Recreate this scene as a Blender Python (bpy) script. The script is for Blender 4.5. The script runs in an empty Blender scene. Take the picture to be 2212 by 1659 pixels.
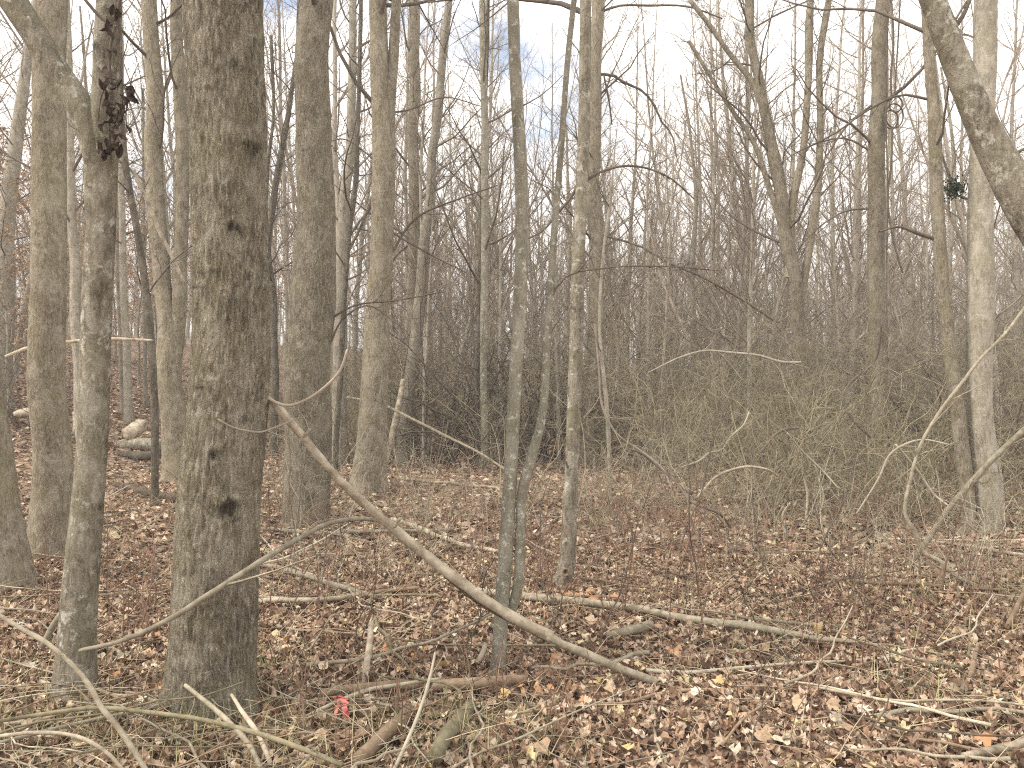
import bpy, math, random
import numpy as np

# ------------------------------------------------------------------ camera, sky, sun, exposure
H_CAM = 1.6          # eye height above the ground at the photographer's feet
F_PX, CU, CV = 1670.0, 1106.0, 829.5   # focal length and centre in the 2212 x 1659 measuring frame
scene = bpy.context.scene
col = scene.collection
R = math.radians

cam_data = bpy.data.cameras.new('camera')
cam_data.sensor_width = 36.0
cam_data.lens = F_PX / 2212.0 * 36.0
cam_data.clip_end = 2000.0
cam_data.clip_start = 0.05
cam = bpy.data.objects.new('camera', cam_data)
cam.location = (0, 0, H_CAM)
cam.rotation_euler = (R(90), 0, 0)
col.objects.link(cam)
scene.camera = cam

SUN_EL, SUN_AZ = 46.0, 252.0     # azimuth clockwise from +Y: from behind the left shoulder
world = bpy.data.worlds.new('World')
scene.world = world
world.use_nodes = True
wt = world.node_tree
for n in list(wt.nodes):
    wt.nodes.remove(n)
wo = wt.nodes.new('ShaderNodeOutputWorld')
wb = wt.nodes.new('ShaderNodeBackground')
wb.inputs['Strength'].default_value = 0.10
sky = wt.nodes.new('ShaderNodeTexSky')
sky.sky_type = 'NISHITA'
sky.sun_disc = False
sky.sun_elevation = R(SUN_EL)
sky.sun_rotation = R(SUN_AZ)
tc = wt.nodes.new('ShaderNodeTexCoord')
cmap = wt.nodes.new('ShaderNodeMapping')
cmap.inputs['Scale'].default_value = (1.0, 1.0, 2.2)
cmap.inputs['Location'].default_value = (5.235, 9.1, 4.19)
cn = wt.nodes.new('ShaderNodeTexNoise')
cn.inputs['Scale'].default_value = 2.6
cn.inputs['Detail'].default_value = 7.0
cn.inputs['Roughness'].default_value = 0.55
cr = wt.nodes.new('ShaderNodeValToRGB')
cr.color_ramp.elements[0].position = 0.34
cr.color_ramp.elements[0].color = (.1, .1, .1, 1)
cr.color_ramp.elements[1].position = 0.47
cc = wt.nodes.new('ShaderNodeValToRGB')      # thick and thin cloud
cc.color_ramp.elements[0].position = 0.40
cc.color_ramp.elements[0].color = (9.2, 8.9, 8.5, 1)
cc.color_ramp.elements[1].position = 0.70
cc.color_ramp.elements[1].color = (7.7, 7.5, 7.25, 1)
cm = wt.nodes.new('ShaderNodeMix')
cm.data_type = 'RGBA'
wt.links.new(tc.outputs['Generated'], cmap.inputs['Vector'])
wt.links.new(cmap.outputs['Vector'], cn.inputs['Vector'])
wt.links.new(cn.outputs['Fac'], cr.inputs['Fac'])
wt.links.new(cn.outputs['Fac'], cc.inputs['Fac'])
wt.links.new(cr.outputs['Color'], cm.inputs['Factor'])
wt.links.new(sky.outputs['Color'], cm.inputs['A'])
wt.links.new(cc.outputs['Color'], cm.inputs['B'])
wt.links.new(cm.outputs['Result'], wb.inputs['Color'])
wt.links.new(wb.outputs['Background'], wo.inputs['Surface'])

sun_data = bpy.data.lights.new('sun', 'SUN')
sun_data.energy = 1.5
sun_data.angle = R(10)
sun_data.color = (1.0, 0.93, 0.82)
sun = bpy.data.objects.new('sun', sun_data)
sun.rotation_euler = (R(90 - SUN_EL), 0, R(180 - SUN_AZ))
col.objects.link(sun)

scene.view_settings.view_transform = 'Standard'
scene.view_settings.look = 'None'
scene.view_settings.gamma = 1.0
scene.view_settings.use_curve_mapping = False
scene.view_settings.exposure = 1.3
scene.cycles.max_bounces = 5
scene.cycles.diffuse_bounces = 2
scene.cycles.glossy_bounces = 1
scene.cycles.transparent_max_bounces = 4
scene.cycles.use_denoising = False
scene.cycles.filter_width = 1.15

# ------------------------------------------------------------------ noise, ground, picking helpers
rng = np.random.default_rng(7)
rnd = random.Random(11)
_perm = np.random.default_rng(3).random(65536)


def vnoise(p, seed=0):
    """smooth value noise, p (N,3) -> 0..1"""
    p = np.asarray(p, float)
    i = np.floor(p).astype(np.int64)
    f = p - i
    f = f * f * (3 - 2 * f)

    def h(a, b, c):
        return _perm[(a * 7919 + b * 104729 + c * 1299709 + seed * 15731 + ((a * b) ^ (c * 31))) & 65535]
    x, y, z = i[:, 0], i[:, 1], i[:, 2]
    fx, fy, fz = f[:, 0], f[:, 1], f[:, 2]
    c00 = h(x, y, z) * (1 - fx) + h(x + 1, y, z) * fx
    c10 = h(x, y + 1, z) * (1 - fx) + h(x + 1, y + 1, z) * fx
    c01 = h(x, y, z + 1) * (1 - fx) + h(x + 1, y, z + 1) * fx
    c11 = h(x, y + 1, z + 1) * (1 - fx) + h(x + 1, y + 1, z + 1) * fx
    return (c00 * (1 - fy) + c10 * fy) * (1 - fz) + (c01 * (1 - fy) + c11 * fy) * fz


def gz(x, y):
    """height of the ground"""
    x = np.asarray(x, float)
    y = np.asarray(y, float)
    d = (x + 5.0) * -0.9 + (y - 14.0) * 0.43
    d = 15 * np.tanh(np.maximum(d, 0) / 15)
    h = np.where(d < 4, 0.0425 * d * d, 0.68 + 0.34 * (d - 4))
    sh = np.broadcast_arrays(x, y)[0].shape
    p = np.stack([np.broadcast_to(x, sh).ravel(), np.broadcast_to(y, sh).ravel(), np.zeros(int(np.prod(sh)))], 1)
    b = (vnoise(p * 0.55, 1) - 0.5) * 0.10 + (vnoise(p * 1.9, 2) - 0.5) * 0.045 + (vnoise(p * 6.0, 4) - 0.5) * 0.02
    return h + b.reshape(sh)


def g1(x, y):
    return float(gz(np.array([x]), np.array([y]))[0])


def px(u, v, d):
    """world point seen at (u, v) of the measuring frame at depth d metres"""
    return np.array([(u - CU) / F_PX * d, d, H_CAM + (CV - v) / F_PX * d])


def gpx(u, v, dmax=90.0):
    """where the sight line through (u, v) meets the ground"""
    ds = np.linspace(1.5, dmax, 6000)
    x = (u - CU) / F_PX * ds
    z = H_CAM + (CV - v) / F_PX * ds
    g = gz(x, ds)
    k = np.argmax(z <= g)
    return np.array([x[k], ds[k], g[k]])


def catmull(P, n, s=None):
    P = np.asarray(P, float)
    if len(P) == 2:
        t = np.linspace(0, 1, n)[:, None] if s is None else (s / max(s[-1], 1e-9))[:, None]
        return P[0] * (1 - t) + P[1] * t
    h = np.maximum(np.linalg.norm(np.diff(P[:, :3], axis=0), axis=1), 1e-9)
    L = np.concatenate([[0], np.cumsum(h)])
    if s is None:
        s = np.linspace(0, L[-1], n)
    k = np.clip(np.searchsorted(L, s, side='right') - 1, 0, len(P) - 2)
    t = ((s - L[k]) / h[k])[:, None]
    sl = np.diff(P, axis=0) / h[:, None]
    m_ = np.empty_like(P)
    m_[0], m_[-1] = sl[0], sl[-1]
    m_[1:-1] = (sl[1:] * h[:-1, None] + sl[:-1] * h[1:, None]) / (h[1:] + h[:-1])[:, None]
    hk = h[k][:, None]
    return (2 * t ** 3 - 3 * t ** 2 + 1) * P[k] + (t ** 3 - 2 * t ** 2 + t) * hk * m_[k] + (3 * t ** 2 - 2 * t ** 3) * P[k + 1] + (t ** 3 - t ** 2) * hk * m_[k + 1]


# ------------------------------------------------------------------ mesh helpers
def make_mesh(name, verts, quads=None, tris=None, smooth=True, colors=None, ngons=None):
    me = bpy.data.meshes.new(name)
    verts = np.asarray(verts, np.float32)
    loops, starts = [], []
    pos = 0
    for F in (quads, tris):
        if F is not None and len(F):
            F = np.asarray(F, np.int32)
            k = F.shape[1]
            loops.append(F.ravel())
            starts.append(pos + np.arange(len(F), dtype=np.int32) * k)
            pos += F.size
    for g in (ngons or []):
        loops.append(np.asarray(g, np.int32))
        starts.append(np.array([pos], np.int32))
        pos += len(g)
    loops = np.concatenate(loops)
    starts = np.concatenate(starts)
    me.vertices.add(len(verts))
    me.vertices.foreach_set('co', verts.ravel())
    me.loops.add(len(loops))
    me.loops.foreach_set('vertex_index', loops)
    me.polygons.add(len(starts))
    me.polygons.foreach_set('loop_start', starts)
    me.polygons.foreach_set('use_smooth', np.full(len(starts), smooth, bool))
    me.update(calc_edges=True)
    if colors is not None:
        a = me.attributes.new('tint', 'FLOAT_COLOR', 'POINT')
        c4 = np.ones((len(verts), 4), np.float32)
        c4[:, :3] = colors
        a.data.foreach_set('color', c4.ravel())
    return me


def tube_arrays(polys):
    """polys: list of (points (N,3), radii (N,), sides) -> verts, quads"""
    groups = {}
    for p, r, s in polys:
        groups.setdefault((len(p), s), []).append((p, r))
    V, Q = [], []
    base = 0
    for (N, s), L in groups.items():
        P = np.array([a for a, _ in L], float)
        Rr = np.array([b for _, b in L], float)
        B = len(L)
        T = np.empty_like(P)
        T[:, 1:-1] = P[:, 2:] - P[:, :-2]
        T[:, 0] = P[:, 1] - P[:, 0]
        T[:, -1] = P[:, -1] - P[:, -2]
        T /= np.maximum(np.linalg.norm(T, axis=2, keepdims=True), 1e-9)
        m = T.mean(axis=1)
        ref = np.where((np.abs(m[:, 2]) > 0.75 * np.linalg.norm(m, axis=1))[:, None], np.array([1.0, 0.13, 0]), np.array([0.1, 0, 1.0]))
        U = np.cross(T, ref[:, None, :])
        U /= np.maximum(np.linalg.norm(U, axis=2, keepdims=True), 1e-9)
        W = np.cross(T, U)
        a = np.arange(s) * 2 * math.pi / s
        ring = P[:, :, None, :] + Rr[:, :, None, None] * (np.cos(a)[None, None, :, None] * U[:, :, None, :] + np.sin(a)[None, None, :, None] * W[:, :, None, :])
        V.append(ring.reshape(-1, 3))
        i = np.arange(N - 1)[:, None] * s
        j = np.arange(s)[None, :]
        j2 = (j + 1) % s
        q = np.stack([i + j, i + j2, i + s + j2, i + s + j], -1).reshape(-1, 4)
        q = (q[None] + (np.arange(B) * N * s)[:, None, None]).reshape(-1, 4) + base
        Q.append(q)
        base += B * N * s
    return np.concatenate(V), np.concatenate(Q)


def tube_mesh(name, polys):
    v, q = tube_arrays(polys)
    return make_mesh(name, v, quads=q)


def trunk_mesh(name, path, radii, sides, seg, flare=0.25, rough=0.004, lump=0.05, fh=0.16, caps=False, seed=0, sway=1.0, scars=None, origin=None, vis=None):
    """a bark-covered stem with ridges, lumps and a spreading foot; path is in the object's own space"""
    P4 = np.column_stack([np.asarray(path, float), np.asarray(radii, float)])
    L = np.sum(np.linalg.norm(np.diff(P4[:, :3], axis=0), axis=1))
    # dense low down, coarse out of sight above
    if vis is not None and vis < L - .6:
        sa_ = np.concatenate([np.linspace(0, vis, max(6, int(vis / seg))), np.linspace(vis, L, max(4, int((L - vis) / .3)))[1:]])
    else:
        sa_ = np.linspace(0, L, max(6, int(L / seg)))
    n = len(sa_)
    C = catmull(P4, n, sa_)
    P, r = C[:, :3], np.maximum(C[:, 3], 0.002)
    if sway:
        k = sa_ / L
        amp = np.minimum(1, 6 * k)[:, None] * r[:, None] * 0.35 * sway
        q = np.column_stack([sa_ * 1.1, np.full(n, seed * 3.7), np.zeros(n)])
        P = P + amp * np.column_stack([vnoise(q, 11) - .5, vnoise(q, 12) - .5, np.zeros(n)]) * 2
    T = np.gradient(P, axis=0)
    T /= np.linalg.norm(T, axis=1, keepdims=True)
    U = np.empty_like(P)
    u = np.cross(T[0], [0.3, 1, 0.2] if abs(T[0][1]) < 0.8 else [1, 0, 0])
    for i in range(n):
        u = u - T[i] * np.dot(u, T[i])
        u /= np.linalg.norm(u)
        U[i] = u
    W = np.cross(T, U)
    a = np.arange(sides) * 2 * math.pi / sides
    ca, sa = np.cos(a), np.sin(a)
    s_along = np.concatenate([[0], np.cumsum(np.linalg.norm(np.diff(P, axis=0), axis=1))])
    hh = np.maximum(s_along - 0.12, 0)
    A, S = np.meshgrid(a, s_along)
    rr = np.repeat(r[:, None], sides, 1)
    if flare:
        lob = 0.6 + 0.9 * vnoise(np.column_stack([np.cos(A).ravel() * 1.6, np.sin(A).ravel() * 1.6, np.full(A.size, seed * 1.3)]), 5).reshape(A.shape)
        rr = rr * (1 + flare * np.exp(-hh / fh)[:, None] * lob)
    q = np.column_stack([np.cos(A).ravel() * 1.2, np.sin(A).ravel() * 1.2, S.ravel() * 1.4 + seed])
    rr = rr * (1 + lump * 2 * (vnoise(q, 6).reshape(A.shape) - 0.5))
    if rough:
        k = r[0] / 0.016
        q = np.column_stack([np.cos(A).ravel() * k, np.sin(A).ravel() * k, S.ravel() * 13 + seed * 5])
        n1 = vnoise(q, 7).reshape(A.shape)
        q2 = q * np.array([2.1, 2.1, 1.7])
        n2 = vnoise(q2, 8).reshape(A.shape)
        rr = rr + rough * ((1 - np.abs(2 * n1 - 1)) * 1.4 + (n2 - .5) * 1.0 - 0.7)
    ring = P[:, None, :] + rr[:, :, None] * (ca[None, :, None] * U[:, None, :] + sa[None, :, None] * W[:, None, :])
    sc = None
    if scars:
        Wd = ring + np.asarray(origin)
        out = ring - P[:, None, :]
        out /= np.linalg.norm(out, axis=2, keepdims=True)
        uu = CU + Wd[:, :, 0] / Wd[:, :, 1] * F_PX
        vv = CV - (Wd[:, :, 2] - H_CAM) / Wd[:, :, 1] * F_PX
        face = out[:, :, 1] < 0.25
        wob = vnoise(np.column_stack([Wd.reshape(-1, 3) * 26]), 21).reshape(A.shape) + .8 * vnoise(np.column_stack([Wd.reshape(-1, 3) * np.array([90, 90, 40])]), 22).reshape(A.shape) - .9
        sc = np.zeros(A.shape)
        for (su, sv, sw, sh, depth) in scars:
            dd = np.sqrt(((uu - su) / sw) ** 2 + ((vv - sv) / sh) ** 2) + wob * 1.7
            m_ = np.where(face, np.clip((1.15 - dd) / .8, 0, 1) * (.25 + .7 * min(1, depth / .008)), 0)
            sc = np.maximum(sc, m_)
            ringd = np.exp(-((dd - 1.05) / .28) ** 2) - 1.2 * np.clip(1 - dd, 0, 1)
            ring = ring + out * (np.where(face, ringd, 0) * depth)[:, :, None]
    V = ring.reshape(-1, 3)
    i = np.arange(n - 1)[:, None] * sides
    j = np.arange(sides)[None, :]
    j2 = (j + 1) % sides
    Q = np.stack([i + j, i + j2, i + sides + j2, i + sides + j], -1).reshape(-1, 4)
    ng = None
    if caps:
        ng = [list(range(sides))[::-1], list(range((n - 1) * sides, n * sides))]
    me = make_mesh(name, V, quads=Q, ngons=ng)
    if sc is not None:
        a_ = me.attributes.new('scar', 'FLOAT', 'POINT')
        a_.data.foreach_set('value', sc.ravel().astype(np.float32))
    return me


def link(name, me, mat=None, parent=None, loc=None):
    o = bpy.data.objects.new(name, me)
    col.objects.link(o)
    if mat is not None and len(me.materials) == 0:
        me.materials.append(mat)
    if parent is not None:
        o.parent = parent
    if loc is not None:
        o.location = loc
    return o


def empty(name, loc):
    o = bpy.data.objects.new(name, None)
    o.empty_display_size = 0.2
    col.objects.link(o)
    o.location = loc
    return o


def tag(o, label, cat, group=None):
    o['label'] = label
    o['category'] = cat
    if group:
        o['group'] = group
    return o


def copy_tree(root, loc, rz=0.0, s=1.0, label=None, group=None):
    c = root.copy()
    col.objects.link(c)
    c.location = loc
    c.rotation_euler = (rnd.uniform(-.03, .03), rnd.uniform(-.03, .03), rz)
    c.scale = (s, s, s)
    if label:
        c['label'] = label
    if group:
        c['group'] = group
    for ch in root.children:
        k = ch.copy()
        col.objects.link(k)
        k.parent = c
    return c


# ------------------------------------------------------------------ materials
def new_mat(name):
    m = bpy.data.materials.new(name)
    m.use_nodes = True
    nt = m.node_tree
    b = nt.nodes['Principled BSDF']
    b.inputs['Roughness'].default_value = 0.9
    b.inputs['Specular IOR Level'].default_value = 0.15
    return m, nt, b


def ramp(nt, p0, c0, p1, c1, interp='LINEAR'):
    n = nt.nodes.new('ShaderNodeValToRGB')
    n.color_ramp.interpolation = interp
    e = n.color_ramp.elements
    e[0].position, e[0].color = p0, (*c0, 1) if len(c0) == 3 else c0
    e[1].position, e[1].color = p1, (*c1, 1) if len(c1) == 3 else c1
    return n


BLACK, WHITE = (0, 0, 0), (1, 1, 1)


def bark_mat(name, mid, dark, light, moss, lichen, lichen_amt=0.5, moss_amt=0.5, blotch_amt=0.5, ridge=55.0, bump=0.6, bands=0.0, streaks=0.0):
    m, nt, b = new_mat(name)
    N, L = nt.nodes, nt.links
    tc = N.new('ShaderNodeTexCoord')
    oi = N.new('ShaderNodeObjectInfo')
    ml = N.new('ShaderNodeVectorMath'); ml.operation = 'SCALE'
    cx = N.new('ShaderNodeCombineXYZ')
    L.new(oi.outputs['Random'], cx.inputs[0]); L.new(oi.outputs['Random'], cx.inputs[1]); L.new(oi.outputs['Random'], cx.inputs[2])
    L.new(cx.outputs[0], ml.inputs[0]); ml.inputs['Scale'].default_value = 37.0
    ad = N.new('ShaderNodeVectorMath'); ad.operation = 'ADD'
    L.new(tc.outputs['Object'], ad.inputs[0]); L.new(ml.outputs[0], ad.inputs[1])

    def noise(scale, detail=4, rough=0.6, sc=None, dist=0.0):
        n = N.new('ShaderNodeTexNoise')
        n.inputs['Scale'].default_value = scale
        n.inputs['Detail'].default_value = detail
        n.inputs['Roughness'].default_value = rough
        n.inputs['Distortion'].default_value = dist
        if sc:
            mp = N.new('ShaderNodeMapping')
            mp.inputs['Scale'].default_value = sc
            L.new(ad.outputs[0], mp.inputs['Vector'])
            L.new(mp.outputs[0], n.inputs['Vector'])
        else:
            L.new(ad.outputs[0], n.inputs['Vector'])
        return n

    def mix(fac, a, bb, amt=1.0, mode='MIX'):
        x = N.new('ShaderNodeMix'); x.data_type = 'RGBA'; x.blend_type = mode
        if amt != 1.0:
            q = N.new('ShaderNodeMath'); q.operation = 'MULTIPLY'; q.inputs[1].default_value = amt
            L.new(fac, q.inputs[0]); fac = q.outputs[0]
        L.new(fac, x.inputs['Factor'])
        for sock, val in (('A', a), ('B', bb)):
            if isinstance(val, tuple):
                x.inputs[sock].default_value = (*val, 1)
            else:
                L.new(val, x.inputs[sock])
        return x.outputs['Result']

    fis = noise(ridge, 5, 0.7, (1, 1, 0.26), 0.5)
    fr = ramp(nt, 0.36, BLACK, 0.62, WHITE); L.new(fis.outputs['Fac'], fr.inputs['Fac'])
    c = mix(fr.outputs['Color'], dark, mid)
    big = noise(3.2, 5, 0.62)
    br = ramp(nt, 0.42, BLACK, 0.66, WHITE); L.new(big.outputs['Fac'], br.inputs['Fac'])
    c = mix(br.outputs['Color'], c, moss, moss_amt)
    lt = noise(7.5, 6, 0.7, (1, 1, 0.6), 0.5)
    lr = ramp(nt, 0.46, BLACK, 0.62, WHITE); L.new(lt.outputs['Fac'], lr.inputs['Fac'])
    c = mix(lr.outputs['Color'], c, light, 0.7)
    if streaks:
        st = noise(ridge * 0.75, 2, 0.5, (1, 1, 0.13))
        sr = ramp(nt, 0.60, BLACK, 0.68, WHITE); L.new(st.outputs['Fac'], sr.inputs['Fac'])
        c = mix(sr.outputs['Color'], c, lichen, streaks)
    li = noise(12.0 if ridge > 30 else 24.0, 7, 0.74, None, 0.15)
    l2 = ramp(nt, 0.555, BLACK, 0.62, WHITE); L.new(li.outputs['Fac'], l2.inputs['Fac'])
    c = mix(l2.outputs['Color'], c, lichen, lichen_amt)
    db = noise(5.5, 6, 0.7, (1, 1, 0.9), 0.3)
    d2 = ramp(nt, 0.30 if blotch_amt > .8 else .26, WHITE, 0.42 if blotch_amt > .8 else .36, BLACK); L.new(db.outputs['Fac'], d2.inputs['Fac'])
    c = mix(d2.outputs['Color'], c, tuple(x * 0.4 for x in dark), blotch_amt)
    if bands:
        bn = noise(9.0, 5, 0.7, (0.25, 0.25, 4.5))
        b2 = ramp(nt, 0.50, BLACK, 0.64, WHITE); L.new(bn.outputs['Fac'], b2.inputs['Fac'])
        c = mix(b2.outputs['Color'], c, dark, bands)
    at = N.new('ShaderNodeAttribute'); at.attribute_name = 'scar'
    c = mix(at.outputs['Fac'], c, tuple(x * 0.30 for x in dark), .92)
    fine = noise(120.0, 3, 0.7)
    f2 = ramp(nt, 0.3, (0.72, 0.72, 0.72), 0.7, (1.22, 1.22, 1.22)); L.new(fine.outputs['Fac'], f2.inputs['Fac'])
    xx = N.new('ShaderNodeMix'); xx.data_type = 'RGBA'; xx.blend_type = 'MULTIPLY'; xx.inputs['Factor'].default_value = 1
    L.new(c, xx.inputs['A']); L.new(f2.outputs['Color'], xx.inputs['B'])
    hv = N.new('ShaderNodeHueSaturation')
    mr = N.new('ShaderNodeMapRange'); mr.inputs['To Min'].default_value = 0.82; mr.inputs['To Max'].default_value = 1.18
    L.new(oi.outputs['Random'], mr.inputs['Value']); L.new(mr.outputs[0], hv.inputs['Value'])
    L.new(xx.outputs['Result'], hv.inputs['Color'])
    L.new(hv.outputs['Color'], b.inputs['Base Color'])
    bp = N.new('ShaderNodeBump'); bp.inputs['Strength'].default_value = bump; bp.inputs['Distance'].default_value = 0.012
    b3 = N.new('ShaderNodeMath'); b3.operation = 'ADD'
    L.new(fr.outputs['Color'], b3.inputs[0]); L.new(fine.outputs['Fac'], b3.inputs[1])
    L.new(b3.outputs[0], bp.inputs['Height']); L.new(bp.outputs['Normal'], b.inputs['Normal'])
    return m


M = {}
M['bark_big'] = bark_mat('bark_furrowed', (.40, .345, .26), (.135, .11, .08), (.52, .46, .36), (.33, .29, .185), (.58, .54, .43), .6, .7, .3, 75, 1.0, 0.0, .55)
M['bark_grey'] = bark_mat('bark_grey_brown', (.33, .28, .21), (.12, .098, .07), (.41, .36, .28), (.26, .23, .135), (.44, .43, .36), .5, .6, .6, 60, .6, .15, .2)
M['bark_mottled'] = bark_mat('bark_mottled', (.30, .265, .205), (.13, .11, .082), (.43, .39, .32), (.24, .22, .135), (.56, .54, .46), .85, .6, .95, 40, .5, .15)
M['bark_pale'] = bark_mat('bark_pale_banded', (.36, .32, .26), (.19, .165, .125), (.46, .42, .35), (.30, .275, .19), (.52, .50, .43), .5, .55, .35, 34, .4, .35)
M['bark_dark'] = bark_mat('bark_dark', (.15, .125, .095), (.06, .05, .04), (.24, .215, .17), (.14, .125, .08), (.34, .33, .28), .3, .5, .5, 60, .6)
M['bark_sapling'] = bark_mat('bark_smooth_spotted', (.29, .265, .21), (.17, .15, .115), (.38, .355, .29), (.25, .235, .165), (.56, .56, .48), .9, .6, .5, 26, .3)
M['bark_far'] = bark_mat('bark_far_stems', (.43, .385, .32), (.26, .23, .185), (.52, .475, .41), (.37, .335, .245), (.46, .45, .39), .4, .5, .4, 22, .25, .3)


def plain(name, c0, c1, scale=8.0, bump=0.2, rough=0.85, stretch=(1, 1, 1)):
    m, nt, b = new_mat(name)
    N, L = nt.nodes, nt.links
    tc = N.new('ShaderNodeTexCoord')
    mp = N.new('ShaderNodeMapping'); mp.inputs['Scale'].default_value = stretch
    n = N.new('ShaderNodeTexNoise'); n.inputs['Scale'].default_value = scale; n.inputs['Detail'].default_value = 5
    n.inputs['Roughness'].default_value = 0.7
    L.new(tc.outputs['Object'], mp.inputs['Vector']); L.new(mp.outputs[0], n.inputs['Vector'])
    r = ramp(nt, 0.33, c0, 0.68, c1); L.new(n.outputs['Fac'], r.inputs['Fac'])
    oi = N.new('ShaderNodeObjectInfo')
    hv = N.new('ShaderNodeHueSaturation')
    mr = N.new('ShaderNodeMapRange'); mr.inputs['To Min'].default_value = 0.78; mr.inputs['To Max'].default_value = 1.22
    L.new(oi.outputs['Random'], mr.inputs['Value']); L.new(mr.outputs[0], hv.inputs['Value'])
    L.new(r.outputs['Color'], hv.inputs['Color']); L.new(hv.outputs['Color'], b.inputs['Base Color'])
    b.inputs['Roughness'].default_value = rough
    if bump:
        bp = N.new('ShaderNodeBump'); bp.inputs['Strength'].default_value = bump; bp.inputs['Distance'].default_value = 0.006
        L.new(n.outputs['Fac'], bp.inputs['Height']); L.new(bp.outputs['Normal'], b.inputs['Normal'])
    return m


M['twig'] = plain('twig_grey_brown', (.24, .195, .15), (.42, .355, .285), 4)
M['twig_dark'] = plain('twig_dark', (.10, .08, .065), (.20, .165, .13), 4)
M['twig_olive'] = plain('twig_olive', (.19, .165, .105), (.42, .365, .255), 3)
M['twig_pale'] = plain('twig_pale', (.33, .29, .21), (.52, .47, .37), 6)
M['twig_red'] = plain('twig_reddish', (.16, .095, .07), (.31, .20, .145), 6)
M['wood_bare'] = plain('wood_barkless', (.20, .155, .105), (.64, .555, .43), 9, .3, .7, (1, 1, 1))
M['wood_grey'] = plain('wood_weathered', (.20, .17, .12), (.42, .37, .28), 16, .5)
M['wood_brown'] = plain('wood_brown', (.15, .105, .07), (.34, .25, .17), 16, .6)
M['wood_dark'] = plain('wood_rotten', (.055, .045, .035), (.15, .12, .09), 16, .6)
M['moss_stick'] = plain('stick_mossy', (.13, .115, .068), (.27, .235, .155), 16, .5)
M['ribbon'] = plain('ribbon_pink', (.82, .20, .20), (.90, .34, .32), 20, 0, .45)
M['evergreen'] = plain('leaf_evergreen', (.012, .022, .014), (.03, .05, .024), 9, 0, .5)
M['dead_leaf'] = plain('leaf_withered', (.03, .022, .02), (.11, .08, .062), 9, 0, .8)
M['copper_leaf'] = plain('leaf_copper', (.36, .20, .10), (.55, .36, .20), 2, 0, .8)
M['bud_leaf'] = plain('leaf_new', (.28, .32, .14), (.42, .45, .24), 2, 0, .7)


def tint_mat(name, mottle=1.0, rough=0.75, trans=0.0):
    """leaf or blade colour comes from the mesh's own tint"""
    m, nt, b = new_mat(name)
    N, L = nt.nodes, nt.links
    at = N.new('ShaderNodeAttribute'); at.attribute_name = 'tint'
    tc = N.new('ShaderNodeTexCoord')
    n = N.new('ShaderNodeTexNoise'); n.inputs['Scale'].default_value = 60; n.inputs['Detail'].default_value = 4
    L.new(tc.outputs['Object'], n.inputs['Vector'])
    r = ramp(nt, 0.3, (.62, .6, .56), 0.66, (1.18, 1.18, 1.18)); L.new(n.outputs['Fac'], r.inputs['Fac'])
    x = N.new('ShaderNodeMix'); x.data_type = 'RGBA'; x.blend_type = 'MULTIPLY'; x.inputs['Factor'].default_value = mottle
    L.new(at.outputs['Color'], x.inputs['A']); L.new(r.outputs['Color'], x.inputs['B'])
    L.new(x.outputs['Result'], b.inputs['Base Color'])
    b.inputs['Roughness'].default_value = rough
    b.inputs['Specular IOR Level'].default_value = 0.3
    return m


M['leaf'] = tint_mat('leaf_dry')
M['blade'] = tint_mat('grass_dry', 0.4)

# ground: humus and trodden leaf litter
m, nt, b = new_mat('forest_floor')
N, L = nt.nodes, nt.links
tc = N.new('ShaderNodeTexCoord')
vo = N.new('ShaderNodeTexVoronoi'); vo.inputs['Scale'].default_value = 17; vo.inputs['Randomness'].default_value = 1
L.new(tc.outputs['Object'], vo.inputs['Vector'])
sep = N.new('ShaderNodeSeparateColor'); L.new(vo.outputs['Color'], sep.inputs[0])
r1 = N.new('ShaderNodeValToRGB'); L.new(sep.outputs[0], r1.inputs['Fac'])
e = r1.color_ramp.elements
e[0].position, e[0].color = 0.0, (.09, .06, .042, 1)
e[1].position, e[1].color = 1.0, (.42, .31, .22, 1)
for p, c in ((.3, (.19, .13, .092, 1)), (.55, (.28, .195, .14, 1)), (.8, (.38, .28, .205, 1))):
    k = e.new(p); k.color = c
n2 = N.new('ShaderNodeTexNoise'); n2.inputs['Scale'].default_value = 1.1; n2.inputs['Detail'].default_value = 5
L.new(tc.outputs['Object'], n2.inputs['Vector'])
r2 = ramp(nt, .35, (.7, .7, .72), .7, (1.15, 1.12, 1.05)); L.new(n2.outputs['Fac'], r2.inputs['Fac'])
x = N.new('ShaderNodeMix'); x.data_type = 'RGBA'; x.blend_type = 'MULTIPLY'; x.inputs['Factor'].default_value = 1
L.new(r1.outputs['Color'], x.inputs['A']); L.new(r2.outputs['Color'], x.inputs['B'])
L.new(x.outputs['Result'], b.inputs['Base Color'])
bp = N.new('ShaderNodeBump'); bp.inputs['Strength'].default_value = .7; bp.inputs['Distance'].default_value = .03
L.new(sep.outputs[1], bp.inputs['Height']); L.new(bp.outputs['Normal'], b.inputs['Normal'])
M['floor'] = m

# ------------------------------------------------------------------ ground sheet
xs = np.concatenate([-np.geomspace(400, 8, 60), np.arange(-7.9, 7.91, 0.13), np.geomspace(8, 400, 60)])
ys = np.concatenate([np.linspace(-60, 0.5, 24), np.arange(0.7, 11, 0.13), np.geomspace(11.1, 600, 130)])
X, Y = np.meshgrid(xs, ys)
Z = gz(X, Y)
nx, ny = len(xs), len(ys)
i = (np.arange(ny - 1)[:, None] * nx + np.arange(nx - 1)[None, :]).ravel()
ground = link('ground', make_mesh('ground', np.stack([X, Y, Z], -1).reshape(-1, 3), quads=np.stack([i, i + 1, i + nx + 1, i + nx], -1)), M['floor'])
ground['kind'] = 'structure'
ground['label'] = 'woodland floor of brown leaf litter rising to a slope behind the forked tree'

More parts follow.
